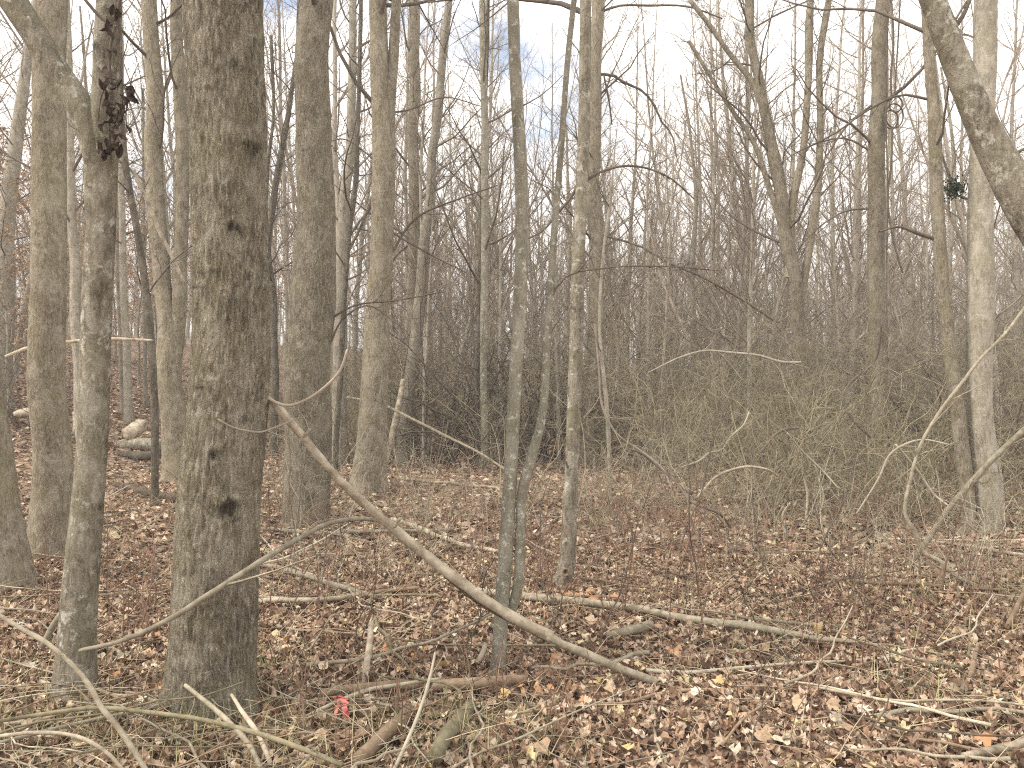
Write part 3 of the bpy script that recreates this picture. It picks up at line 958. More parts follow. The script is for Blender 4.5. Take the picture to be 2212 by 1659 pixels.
# far wood: reads as one mass
V, Q = [], []
polys = []
q = random.Random(77)
for k in range(560):
    d = q.uniform(60, 130)
    x = q.uniform(-.85, .85) * d
    z0 = g1(x, d)
    h = q.uniform(10, 17)
    P, r = limb((x, d, z0 - .3), UP + np.array([q.gauss(0, .03), 0, 0]), h, q.uniform(.07, .16), .02, 5, .02, .02, q)
    polys.append((P, r, 5))
    for j in range(34):
        t = q.uniform(.2, 1) * 3.99
        i0 = int(t)
        p = P[i0] + (P[i0 + 1] - P[i0]) * (t - i0)
        a = q.uniform(0, 6.28)
        dd = np.array([math.cos(a), math.sin(a), q.uniform(.4, 2)])
        Pb, rb = limb(p, dd, q.uniform(.8, 3.2), .018, .007, 3, .15, .1, q)
        polys.append((Pb, rb, 3))
fw = link('far_wood', tube_mesh('far_wood', polys), M['bark_far'])
fw['kind'] = 'stuff'
fw['label'] = 'far-off mass of bare grey trees closing the wood'
fw['category'] = 'woodland'

# ------------------------------------------------------------------ thicket
shr = [shrub_proto('thicket_shrub', 200 + k, h, st, M['twig_olive'], sp, dn) for k, (h, st, sp, dn) in enumerate([(2.6, 9, .45, (10, 5)), (3.8, 8, .28, (12, 5)), (2.1, 9, .8, (10, 5)), (1.5, 9, .9, (10, 5)), (4.8, 6, .2, (14, 5)), (3.0, 7, .35, (11, 6))])]
LS = ['tangled thicket shrub of middling height', 'tall thin-stemmed thicket shrub', 'wide low tangled thicket shrub', 'knee-high tangled thicket shrub', 'tallest slender thicket shrub', 'upright twiggy thicket shrub']
n_s = 0
while n_s < 270:
    d = 8.4 + 23 * rnd.random() ** 1.3
    u = rnd.uniform(760, 2420)
    edge = (8.4 if u > 1620 else 9.6) if u > 1400 else 13.5
    if 1130 < u < 1240 and d < 20:
        continue          # the gap where the ground runs back
    if d < edge + rnd.random() * 1.5:
        continue
    x = (u - CU) / F_PX * d
    if not free(x, d, .45):
        continue
    ks = rnd.choice([2, 3, 3, 0]) if d < 13 else rnd.choice([0, 1, 1, 4, 4, 5, 2])
    place(0, x, d, rnd.uniform(.75, 1.2), root=shr[ks], name='thicket_shrub', label=LS[ks] + (' set well back, ' if d > 18 else ' at the thicket edge, ') + behind(x, d), cat='shrub', group='shrubs of the thicket')
    n_s += 1
n_s = 0
while n_s < 26:          # brush on the slope
    d = rnd.uniform(15, 27)
    u = rnd.uniform(-150, 700)
    x = (u - CU) / F_PX * d
    if not free(x, d, .6):
        continue
    place(0, x, d, rnd.uniform(.5, .9), root=shr[rnd.choice([0, 2, 3])], name='thicket_shrub', label='small tangled leafless shrub on the leafy slope, ' + behind(x, d), cat='shrub', group='shrubs on the slope')
    n_s += 1
dk = shrub_proto('dark_tangle', 230, 3.4, 12, M['twig_dark'], .8, (12, 6), .003, -.03, .02)
for u, d, s in [(1010, 14.5, 1.2), (960, 15.5, 1.3), (1130, 15.2, 1.25), (1070, 16, 1.4), (1190, 16.5, 1.2), (2070, 12.5, 1.1), (2190, 11.5, 1.2), (60, 15, .9), (1390, 14, .8)]:
    x = (u - CU) / F_PX * d
    place(0, x, d, s, root=dk, name='dark_shrub', label='dark arching shrub of thick crooked branches, ' + behind(x, d), cat='shrub', group='dark arching shrubs')
pale = [shrub_proto('pale_bramble', 240 + k, h, st, M[mt], sp, dn, .0021, -.02, r0, .24) for k, (h, st, mt, sp, dn, r0) in enumerate([(2.0, 4, 'twig_pale', .9, (5, 2), .006), (1.4, 4, 'twig_red', 1.0, (4, 3), .005), (2.4, 3, 'twig_olive', .9, (5, 2), .007), (1.2, 5, 'twig_red', 1.1, (5, 2), .0045), (1.6, 4, 'twig_pale', 1.2, (3, 3), .0055)])]
BRN = ['pale', 'reddish', 'olive', 'short reddish', 'straw-coloured']
for k in range(230):
    d = rnd.uniform(5.6, 11.0)
    u = rnd.uniform(1270, 2230) if k < 150 else rnd.uniform(480, 1300)
    x = (u - CU) / F_PX * d
    place(0, x, d, rnd.uniform(.4, .95) * (.75 if d < 7 else 1), root=pale[k % 5], name='bramble', label='sprawling bramble of arching %s canes, %s' % (BRN[k % 5], beside(x, d)), cat='bramble', group='brambles before the thicket')
canes = [shrub_proto('cane', 260 + k, h, st, M[mt], .35, dn, .0022, .0, .0055, .12) for k, (h, st, dn, mt) in enumerate([(.8, 2, (3, 2), 'twig_red'), (.6, 3, (3, 2), 'twig_red'), (1.0, 1, (5, 2), 'twig_dark'), (.45, 4, (3, 2), 'twig_red')])]
CNN = ['reddish stems in a pair', 'reddish stems in threes', 'dark single stem', 'short reddish tuft of stems']
n_s = 0
while n_s < 295:
    d = 3.2 + 8.0 * rnd.random() ** 1.1
    u = rnd.uniform(-60, 2270)
    x = (u - CU) / F_PX * d
    if u > 1500 and d < 4.6 and rnd.random() < .4:
        continue
    k = rnd.randrange(4)
    place(0, x, d, rnd.uniform(.6, 1.15) * (.8 if d < 4.5 else 1), root=canes[k], name='cane_plant', label='bare %s in the litter, %s' % (CNN[k], beside(x, d)), cat='plant', group='bare stems in the leaf litter')
    n_s += 1
seedl = [shrub_proto('bare_seedling', 280 + k, h, 1, M[mt], .25, (7, 3), .002, .02, .0085, .1) for k, (h, mt) in enumerate([(1.5, 'twig_dark'), (1.2, 'twig_red'), (1.9, 'twig_dark')])]
SDN = ['dark waist-high', 'reddish knee-high', 'tall dark']
for k, (u, v, s_) in enumerate([(1578, 1312, 1), (1432, 1300, .9), (1738, 1215, .9), (1834, 1392, .6), (1338, 1330, .7), (1442, 1205, .9), (1884, 1362, .8), (2012, 1292, .8), (1168, 1300, .6), (872, 1405, .5), (692, 1335, .6), (622, 1255, .8), (962, 1500, .4), (1520, 1450, .45), (1270, 1400, .6), (1650, 1480, .45), (345, 1330, .6), (480, 1560, .55), (260, 1260, .7), (1990, 1500, .5), (760, 1420, .5), (1085, 1560, .4), (1405, 1560, .4), (1700, 1330, .7)]):
    g = gpx(u, v)
    place(0, g[0], g[1], s_, root=seedl[k % 3], name='bare_seedling', label='%s bare seedling tree in the litter, %s' % (SDN[k % 3], beside(g[0], g[1])), cat='seedling', group='bare seedling trees in the litter')
M['twig_straw'] = plain('twig_straw', (.38, .30, .19), (.55, .45, .31), 6)

# ------------------------------------------------------------------ dead wood, each piece its own
def stick(name, label, pts, mat, sides=14, seg=.03, rough=.0015, lump=.1, on_ground=False, lift=.0, cat='branch', twigs=0, seed=1, flare=0, group=None):
    """pts: (u, v, width px, depth or None); depth None = lying on the ground there"""
    P, r = [], []
    for p in pts:
        if len(p) < 4 or p[3] is None:
            g = gpx(p[0], p[1] + p[2] * .5)
            rad = p[2] / F_PX * g[1] / 2
            P.append(g + np.array([0, 0, rad * .75 + lift]))
        else:
            P.append(px(p[0], p[1], p[3]))
            rad = p[2] / F_PX * p[3] / 2
        r.append(rad)
    P, r = np.array(P), np.array(r)
    if all(len(p) < 4 or p[3] is None for p in pts):
        C = catmull(np.column_stack([P, r]), max(6, 3 * len(P)))
        P, r = C[:, :3], C[:, 3]
        P[:, 2] = np.maximum(P[:, 2], gz(P[:, 0], P[:, 1]) + r * .8 + .05)
    c = P[np.argmin(P[:, 2])].copy()
    o = link(name, trunk_mesh(name, P - c, r, sides, seg, 0, rough, lump, caps=True, seed=seed, sway=.8), M[mat], None, c)
    tag(o, label, cat, group)
    if twigs:
        q = random.Random(seed)
        C = catmull(np.column_stack([P - c, r]), 16)
        tw = []
        ramify(tw, C[:, :3], C[:, 3], q, 2, [.3, .2], [twigs, 3], [.22, .4], [.7, .6], [.12, .12], [.02, .0], [4, 3], [6, 4], .0014)
        for t in tw:
            t[0][:, 2] = np.maximum(t[0][:, 2], -.01)
        link('twigs', tube_mesh(name + '_twigs', tw), M[mat], o)['kind'] = 'stuff'
    return o


pole = stick('leaning_pole', 'long bare pole leaning from the stout trunk down to the leaf litter',
      [(568, 850, 10, 3.78), (600, 880, 14, 3.8), (660, 950, 16, 3.83), (735, 1038, 17, 3.87), (850, 1140, 19, 3.91), (925, 1203, 20, 3.94), (1000, 1262, 21, 3.96), (1100, 1330, 22, 3.99), (1190, 1376, 22, 4.0)], 'wood_bare', 24, .015, .0035, .09, seed=41, cat='pole')
for nm, pts, mt in [('broken_end', [(1182, 1372, 22, 4.0), (1215, 1390, 16, 4.01), (1250, 1404, 19, 4.02), (1330, 1440, 19, 4.04), (1410, 1470, 18, 4.06), (1482, 1494, 16, 4.08)], 'wood_grey'),
                    ('side_twig', [(572, 858, 5, 3.77), (620, 876, 7, 3.76), (665, 862, 6, 3.74), (700, 838, 6, 3.72), (735, 800, 6, 3.7), (750, 755, 4, 3.68)], 'twig'),
                    ('side_twig', [(640, 905, 4, 3.78), (590, 925, 4, 3.74), (540, 932, 4, 3.55), (500, 922, 4, 3.5), (470, 905, 3, 3.48)], 'twig'),
                    ('branch_stub', [(850, 1140, 9, 3.90), (858, 1128, 8, 3.88), (864, 1120, 6, 3.86)], 'wood_grey'),
                    ('branch_stub', [(655, 945, 8, 3.82), (664, 934, 7, 3.80), (669, 928, 5, 3.79)], 'wood_grey'),
                    ('bark_strip', [(600, 890, 4, 3.84), (700, 1000, 5, 3.88), (800, 1100, 5, 3.92), (880, 1180, 4, 3.95)], 'wood_dark'),  # dark bark remnants under the pole, doubling as painted shade on its underside
                    ('bark_strip', [(960, 1245, 5, 3.98), (1040, 1305, 8, 4.0), (1140, 1362, 6, 4.02), (1180, 1385, 4, 4.03)], 'wood_dark')]:
    P, r = stem_world(pts, 4)
    link(nm, trunk_mesh(nm, P - np.array(pole.location), r, 12, .025, 0, .001, .1, caps=True, seed=len(nm)), M[mt], pole)

stick('bent_sapling', 'thin dead sapling arching past the stout trunk and behind the leaning pole',
      [(172, 1405, 8, 3.45), (260, 1385, 9, 3.42), (370, 1335, 11, 3.4), (470, 1272, 12, 3.42), (560, 1214, 12, 3.55), (650, 1160, 10, 3.9), (720, 1128, 9, 4.3), (790, 1121, 8, 4.6), (860, 1135, 7, 4.9)], 'wood_grey', 12, seed=42, twigs=3, cat='sapling')
stick('fallen_branch', 'long fallen branch on the ground passing behind the spotted sapling',
      [(985, 1285, 13), (1120, 1300, 15), (1240, 1312, 15), (1340, 1325, 16), (1450, 1345, 15), (1560, 1362, 17), (1640, 1372, 17), (1720, 1388, 12), (1820, 1402, 9), (1905, 1414, 6)], 'wood_grey', 14, seed=43, twigs=4)
stick('fallen_branch', 'pale fallen branch sloping down to the spotted sapling from beneath the pole',
      [(846, 1130, 9), (900, 1148, 10), (960, 1172, 10), (1010, 1190, 9), (1078, 1203, 8)], 'wood_bare', 12, seed=44)
stick('fallen_branch', 'greyish fallen branch running out from the stout trunk toward a pale stick',
      [(550, 1228, 9), (640, 1250, 11), (730, 1278, 11), (812, 1306, 9)], 'wood_grey', 12, seed=45)
stick('fallen_branch', 'pale straight stick lying level just beside the stout trunk',
      [(548, 1311, 11), (640, 1312, 11), (720, 1308, 10), (775, 1298, 9)], 'wood_bare', 12, seed=46)
stick('fallen_branch', 'brown branch end lying beyond the pale level stick',
      [(775, 1305, 8), (850, 1290, 8), (905, 1283, 7)], 'wood_brown', 12, seed=47)
stick('dead_branch', 'thin dead branch bending down past the forked maple to the brush heap',
      [(-20, 1318, 7, 2.75), (60, 1366, 9, 2.75), (95, 1385, 10, 2.75), (130, 1412, 9, 2.74), (195, 1484, 10, 2.72), (220, 1530, 11, 2.71), (250, 1566, 11, 2.7), (300, 1640, 11, 2.68), (330, 1690, 11, 2.66)], 'wood_grey', 12, seed=48, twigs=3)
stick('dead_branch', 'mossy branch lying across the foot of the stout trunk',
      [(-20, 1560, 7, 3.05), (80, 1545, 8, 3.2), (200, 1530, 9, 3.25), (330, 1540, 10, 3.25), (440, 1556, 10, 3.25), (560, 1585, 11, 3.2), (660, 1620, 11, 3.1), (740, 1652, 11, 3.05)], 'moss_stick', 12, seed=49, twigs=4)
stick('upright_stick', 'short pale stick propped upright in the leaf litter',
      [(802, 1345, 11, 4.35), (797, 1400, 13, 4.2), (790, 1450, 14, 4.1), (786, 1492, 14, 4.02)], 'wood_bare', 12, seed=50, cat='stick')
stick('log', 'small log on the ground beside the pink ribbon',
      [(690, 1522, 17), (760, 1510, 20), (850, 1502, 21), (905, 1499, 21)], 'wood_brown', 16, seed=51, cat='log', lump=.12)
stick('log', 'small rounded log end to end with the one beside the pink ribbon',
      [(935, 1502, 24), (1000, 1497, 26), (1070, 1492, 24), (1135, 1490, 18)], 'wood_brown', 16, seed=52, cat='log', lump=.12)
stick('log', 'mossy short log lying end-on below the rounded log',
      [(1018, 1545, 24), (990, 1580, 30), (960, 1615, 32), (935, 1660, 34)], 'moss_stick', 18, seed=53, cat='log', lump=.14)
stick('log', 'brown short log slanting from beneath the pink ribbon branch',
      [(882, 1552, 26), (850, 1590, 30), (815, 1625, 30), (770, 1668, 32)], 'wood_brown', 18, seed=54, cat='log', lump=.14)
rb = stick('fallen_branch', 'forked thin branch that holds the pink ribbon',
      [(560, 1602, 7, 3.6), (640, 1560, 8, 3.62), (720, 1520, 9, 3.66), (790, 1492, 9, 3.72), (870, 1478, 8, 3.8), (950, 1466, 6, 3.9)], 'wood_grey', 12, seed=55, twigs=4)
stick('pale_twig', 'slim pale twig slanting upright before the rounded log',
      [(838, 1690, 8, 3.0), (880, 1600, 8, 3.1), (905, 1540, 7, 3.2), (930, 1460, 6, 3.3), (940, 1410, 4, 3.4)], 'twig_pale', 10, seed=56, cat='twig', twigs=4)
stick('fallen_branch', 'slanting pole crossing in front of the pale trunk',
      [(1955, 1232, 8, 6.8), (1995, 1180, 11, 6.85), (2040, 1110, 12, 6.9), (2090, 1050, 13, 6.95), (2140, 995, 12, 7.0), (2225, 915, 12, 7.05)], 'wood_grey', 12, seed=57)
stick('bent_sapling', 'dark bent sapling kinked at the ground beside the slanting pole',
      [(2135, 1275, 7, 5.95), (2060, 1240, 8, 6.1), (2030, 1212, 10, 6.15), (1998, 1196, 10, 6.2), (1976, 1150, 11, 6.2), (1957, 1115, 8, 6.2), (1966, 1040, 7, 6.2), (1992, 955, 7, 6.2), (2030, 890, 7, 6.2), (2082, 822, 7, 6.2), (2118, 775, 6, 6.2), (2170, 722, 6, 6.2), (2215, 662, 6, 6.2)], 'wood_grey', 12, seed=58, cat='sapling', twigs=8)
stick('log', 'dark rotten log lying across the foot of the slope',
      [(248, 1052, 10), (300, 1066, 14), (350, 1077, 15), (395, 1086, 14)], 'wood_dark', 16, seed=59, cat='log')
stick('cut_log', 'thick pale-barked log in the heap on the slope',
      [(262, 960, 22, 15.2), (300, 959, 24, 15.0), (352, 962, 26, 14.8)], 'bark_mottled', 26, .05, .012, .12, seed=60, cat='log')
stick('cut_log', 'brown log lying under the thick pale-barked log',
      [(258, 982, 16, 14.5), (300, 984, 17, 14.4), (345, 982, 16, 14.3)], 'bark_dark', 22, .05, .012, .14, seed=61, cat='log')
stick('cut_log', 'broken white wood chunk on top of the log heap',
      [(276, 938, 24, 15.0), (292, 928, 26, 15.4), (306, 918, 24, 15.8)], 'wood_bare', 18, .04, .02, .3, seed=62, cat='log')
stick('cut_log', 'whitish log beside the upright brown trunk on the slope',
      [(34, 896, 16, 15.0), (60, 890, 18, 15.0), (105, 888, 18, 15.0)], 'wood_bare', 16, .06, .006, .1, seed=63, cat='log')
stick('cut_log', 'split reddish log behind the forked maple',
      [(164, 892, 14, 15.0), (166, 912, 16, 14.8), (166, 934, 18, 14.5)], 'wood_bare', 16, .06, .006, .1, seed=64, cat='log')
stick('fallen_branch', 'thick fallen branch along the bottom of the litter, pale end cut clean',
      [(2230, 1622, 18), (2160, 1640, 17), (2080, 1662, 15)], 'wood_bare', 14, seed=65)
stick('short_log', 'short broken log with a pale cut end near the long fallen branch',
      [(1312, 1392, 14), (1350, 1380, 17), (1405, 1364, 18)], 'wood_grey', 16, seed=66, cat='log')
stick('upright_stick', 'reddish stake leaning in the litter by itself',
      [(2152, 1425, 9, 4.8), (2168, 1370, 10, 4.85), (2190, 1325, 10, 4.9), (2212, 1280, 9, 4.95)], 'wood_brown', 12, seed=67, cat='stick')
stick('stick', 'gnarled dark stick on the litter near the reddish stake',
      [(2098, 1480, 12), (2104, 1440, 11), (2112, 1408, 7)], 'wood_brown', 12, seed=68, cat='stick')
stick('broken_branch', 'pale broken branch hanging between the slanting dark trunk and the twin stems',
      [(288, 365, 6, 10.5), (320, 440, 8, 10.5), (345, 500, 9, 10.5), (375, 560, 8, 10.5), (400, 612, 5, 10.5)], 'wood_bare', 12, seed=69, twigs=3)
stick('fallen_branch', 'pale thin pole lying level behind the forked maple',
      [(12, 770, 6, 9.0), (60, 752, 8, 9.0), (150, 738, 7, 9.0), (240, 732, 7, 9.0), (330, 736, 6, 9.0)], 'wood_bare', 12, seed=70)
stick('fallen_branch', 'long pale pole sloping through the thicket behind the flared trunk',
      [(750, 858, 5, 14.6), (820, 872, 6, 14.3), (890, 905, 6, 13.8), (960, 940, 6, 13.4), (1030, 975, 5, 13.0), (1100, 1020, 5, 12.4)], 'wood_grey', 12, .06, seed=71)
stick('leaning_stick', 'pale broken stub propped against the grey stem beside the flared trunk',
      [(835, 1000, 10, 14.0), (848, 940, 13, 14.2), (862, 880, 14, 14.4), (872, 820, 10, 14.6)], 'wood_bare', 12, .06, seed=72, cat='stick')
stick('dead_branch', 'long pale arched branch reaching level into the thicket',
      [(1400, 805, 2, 11.5), (1470, 772, 4, 11.5), (1520, 758, 4, 11.5), (1580, 762, 5, 11.5), (1640, 768, 5, 11.5), (1690, 782, 6, 11.5), (1730, 783, 6, 11.5)], 'twig_pale', 10, .06, seed=73, twigs=5)
stick('hanging_branch', 'long drooping branch sweeping down beside the ribbed trunk',
      [(1285, 700, 3, 8.5), (1294, 800, 4, 8.5), (1302, 880, 5, 8.5), (1335, 940, 5, 8.5), (1385, 975, 5, 8.5), (1430, 1012, 4, 8.4), (1452, 1060, 3, 8.2)], 'twig', 10, .05, seed=74, twigs=6)
STM = {'wood_bare': 'pale barkless', 'wood_grey': 'weathered grey', 'wood_brown': 'brown', 'moss_stick': 'mossy', 'twig_pale': 'slim pale', 'wood_dark': 'dark rotten', 'twig_olive': 'slim olive'}
for k in range(240):
    heap = k >= 160               # the brush heap along the near edge
    if heap:
        d = rnd.uniform(2.75, 3.75)
        u = rnd.uniform(-150, 1150)
        ln = rnd.uniform(.2, .75) if rnd.random() < .6 else rnd.uniform(.7, 1.5)
    else:
        d = 2.9 + 9 * rnd.random() ** 1.1
        u = rnd.uniform(-80, 2290)
        ln = rnd.uniform(.35, 1.7)
    x = (u - CU) / F_PX * d
    a = rnd.gauss(0, 1.0 if heap else .6) + (math.pi if rnd.random() < .5 else 0)
    bow = rnd.gauss(0, .04) * ln
    P = []
    for t in np.linspace(0, 1, 9):
        w = math.sin(math.pi * t) * bow + rnd.gauss(0, .013 * ln + .005)
        P.append([x + math.cos(a) * ln * (t - .5) - math.sin(a) * w, max(2.45, d + math.sin(a) * ln * (t - .5) + math.cos(a) * w), 0])
    P = np.array(P)
    P[:, 2] = gz(P[:, 0], P[:, 1]) + rnd.uniform(.03, .07)
    if heap:
        P[:, 2] += np.sin(np.linspace(0, math.pi, 9)) * rnd.uniform(0, .08) + np.linspace(0, rnd.uniform(0, .18), 9)
    else:
        P[:, 2] += np.linspace(0, 1, 9) ** 2 * rnd.random() ** 3 * .35
    r0 = rnd.choice([.0018, .0024, .003, .004, .005, .007]) if heap else rnd.uniform(.004, .014)
    c = P[0].copy()
    C = catmull(np.column_stack([P - c, np.linspace(r0, r0 * .4, 9)]), 16)
    mt = rnd.choice(['wood_grey', 'moss_stick', 'wood_brown', 'wood_brown', 'wood_grey', 'twig_pale', 'wood_dark', 'wood_bare'] if heap else ['wood_bare', 'wood_grey', 'wood_brown', 'wood_grey', 'moss_stick', 'twig_pale', 'wood_dark'])
    o = link('fallen_stick', tube_mesh('fallen_stick', [(C[:, :3], C[:, 3], 7)]), M[mt], None, c)
    tag(o, '%s %s stick on the leaf litter, %s' % ('long' if ln > 1.1 else ('short' if ln < .65 else 'loose'), STM[mt], beside(x, d)), 'stick', 'loose sticks on the leaf litter')

stick('hollow_stick', 'short white hollow stick piece at the foot of the spotted sapling',
      [(1032, 1428, 12, 4.12), (1042, 1412, 13, 4.14), (1048, 1392, 10, 4.16)], 'wood_bare', 12, .02, seed=80, cat='stick')
stick('fallen_branch', 'two-metre grey pole lying flat beyond the stout trunk, under the arching sapling',
      [(552, 1152, 8), (640, 1158, 9), (740, 1160, 9), (840, 1158, 8), (980, 1152, 7)], 'wood_grey', 12, seed=81)
stick('fallen_branch', 'pale thin pole lying flat between the flared trunk and the spotted sapling',
      [(860, 1040, 6), (930, 1048, 7), (1000, 1055, 7), (1085, 1062, 6)], 'wood_bare', 12, seed=82)
stick('fallen_branch', 'brown level branch lying on the litter beyond the long fallen branch',
      [(1780, 1262, 7), (1860, 1270, 8), (1960, 1276, 8), (2080, 1284, 7), (2190, 1290, 6)], 'wood_brown', 12, seed=83, twigs=3)
stick('fallen_branch', 'pale straight stick on the litter at the foot of the pale trunk',
      [(2010, 1180, 6), (2090, 1190, 7), (2212, 1210, 7)], 'wood_bare', 12, seed=84)
stick('dead_branch', 'crooked grey branch leaning into the brush heap at the foot of the stout trunk',
      [(500, 1500, 6, 3.4), (525, 1540, 9, 3.3), (560, 1590, 10, 3.2), (585, 1650, 10, 3.1)], 'wood_bare', 12, seed=85, twigs=2)
stick('dead_branch', 'barkless branch sloping down from the stout trunk foot into the brush heap',
      [(400, 1480, 8, 3.45), (450, 1520, 10, 3.35), (500, 1565, 11, 3.25), (545, 1620, 11, 3.15), (570, 1680, 11, 3.1)], 'wood_grey', 12, seed=86)
stick('dead_branch', 'bowed pale branch lying over the brush heap below the forked maple',
      [(-20, 1592, 7, 3.0), (80, 1582, 8, 3.0), (170, 1592, 8, 2.98), (230, 1625, 8, 2.95), (280, 1680, 8, 2.9)], 'wood_bare', 12, seed=87)
stick('upright_stick', 'broken grey stick leaning beside the foot of the forked maple',
      [(90, 1400, 12, 4.15), (130, 1330, 13, 4.2), (165, 1290, 9, 4.25), (178, 1262, 5, 4.3)], 'wood_grey', 12, seed=88, cat='stick')

for lab, pts, mt in [
    ('level pale cane reaching across the brambles before the thicket', [(1585, 1072, 4), (1640, 1062, 5), (1720, 1060, 5), (1790, 1058, 3)], 'twig_pale'),
    ('arched pale cane bowing over the brambles', [(1505, 1075, 4), (1520, 1059, 5), (1546, 1031, 6), (1585, 1014, 6), (1622, 1008, 6), (1657, 1014, 5), (1682, 1030, 4)], 'twig_pale'),
    ('crooked pale cane with a forked elbow in the thicket edge', [(1470, 1010, 3), (1518, 990, 5), (1530, 979, 5), (1557, 973, 5), (1580, 942, 5), (1604, 920, 4), (1618, 890, 3)], 'twig_pale'),
    ('long dark cane drooping from the ribbed trunk toward the litter', [(1368, 971, 4), (1396, 986, 5), (1418, 1005, 5), (1464, 1046, 5), (1490, 1081, 5), (1557, 1112, 6), (1578, 1140, 5)], 'twig_dark'),
    ('straight pale cane slanting down through the brambles', [(1700, 935, 3), (1737, 979, 4), (1774, 1014, 4), (1812, 1056, 3)], 'twig_pale'),
    ('upright pale cane among the brambles', [(1733, 975, 3), (1736, 1027, 5), (1743, 1059, 5), (1740, 1125, 5)], 'twig_pale'),
    ('wavy pale cane hanging down to the leaf litter', [(1706, 1087, 4), (1691, 1118, 5), (1696, 1144, 5), (1715, 1189, 5), (1728, 1228, 4)], 'twig_pale'),
    ('hooked pale cane with its tip on the litter', [(1691, 1094, 4), (1676, 1129, 6), (1668, 1176, 5), (1676, 1206, 4)], 'twig_pale'),
    ('pale branching cane beside the slanting pole', [(1850, 1110, 3), (1900, 1030, 4), (1925, 980, 5), (1990, 950, 4), (2050, 960, 3)], 'twig_pale'),
    ('pale cane crossing the foot of the bowed tree', [(1935, 960, 4), (1985, 1020, 5), (2020, 1070, 5), (2060, 1100, 3)], 'twig_pale'),
    ('dark bowed cane arching out of the thicket', [(1640, 980, 5), (1690, 930, 6), (1730, 925, 6), (1790, 960, 6), (1840, 1020, 5)], 'twig_dark'),
    ('dark hooked vine stem hanging in the thicket', [(1905, 700, 4), (1890, 780, 5), (1835, 830, 5), (1822, 860, 6), (1840, 905, 5), (1880, 945, 4)], 'twig_dark')]:
    dd_ = rnd.uniform(7.0, 8.6) if 'thicket' not in lab else 9.5
    stick('cane', lab, [(a, b_, c_, dd_ + .15 * math.sin(k_)) for k_, (a, b_, c_) in enumerate(pts)], mt, 8, .04, .0006, .1, cat='cane', twigs=6, seed=len(lab))

# knot hole at the foot of the slim trunk: a rim with a dark hollow
kc = px(1222, 1236, T13D - .085)
ring = [np.array([math.cos(a) * .024, 0, math.sin(a) * .028]) for a in np.linspace(0, 2 * math.pi, 13)]
kr = link('knot_rim', tube_mesh('knot_rim', [(np.array(ring), np.full(13, .009), 6)]), M['wood_brown'], T13, tuple(kc - T13F))
V = [(0, .016, 0)] + [(math.cos(a) * .023, .002, math.sin(a) * .027) for a in np.linspace(0, 2 * math.pi, 13)[:-1]]
link('knot_hollow', make_mesh('knot_hollow', V, tris=[[0, 1 + k, 1 + (k + 1) % 12] for k in range(12)]), M['wood_dark'], kr, (0, 0, 0))

# ------------------------------------------------------------------ pink ribbon, vines, evergreen sprig
rb0 = px(735, 1513, 3.64)
rroot = empty('pink_ribbon', rb0)
tag(rroot, 'pink marking ribbon tied round a thin branch near the ground', 'ribbon')


def strip(pts, w, name):
    C = catmull(np.array(pts), 18)
    V, Qq = [], []
    for k, p in enumerate(C):
        tw = .5 * math.sin(k * .7)
        s = np.array([math.cos(tw), math.sin(tw), .15 * math.sin(k * 1.3)]) * w * (.75 + .25 * math.sin(k * 1.9))
        n_ = np.array([-math.sin(tw), math.cos(tw), 0]) * .0008
        V += [p - s + n_, p + s + n_, p + s - n_, p - s - n_]
        if k:
            a = (k - 1) * 4
            for j in range(4):
                Qq.append([a + j, a + (j + 1) % 4, a + 4 + (j + 1) % 4, a + 4 + j])
    return link(name, make_mesh('ribbon_' + name, V, quads=Qq, smooth=False), M['ribbon'], rroot)


def rp(u, v, d=3.60):
    return px(u, v, d) - rb0


strip([rp(738, 1508), rp(746, 1520, 3.57), rp(744, 1532, 3.56), rp(749, 1545, 3.565), rp(745, 1564, 3.57)], .018, 'tail')
strip([rp(732, 1512), rp(730, 1525, 3.60), rp(724, 1545, 3.59), rp(723, 1570, 3.58)], .010, 'tail')
strip([rp(722, 1506, 3.62), rp(733, 1504, 3.59), rp(746, 1508, 3.6), rp(742, 1516, 3.63), rp(730, 1517, 3.66), rp(722, 1506, 3.64)], .012, 'knot')


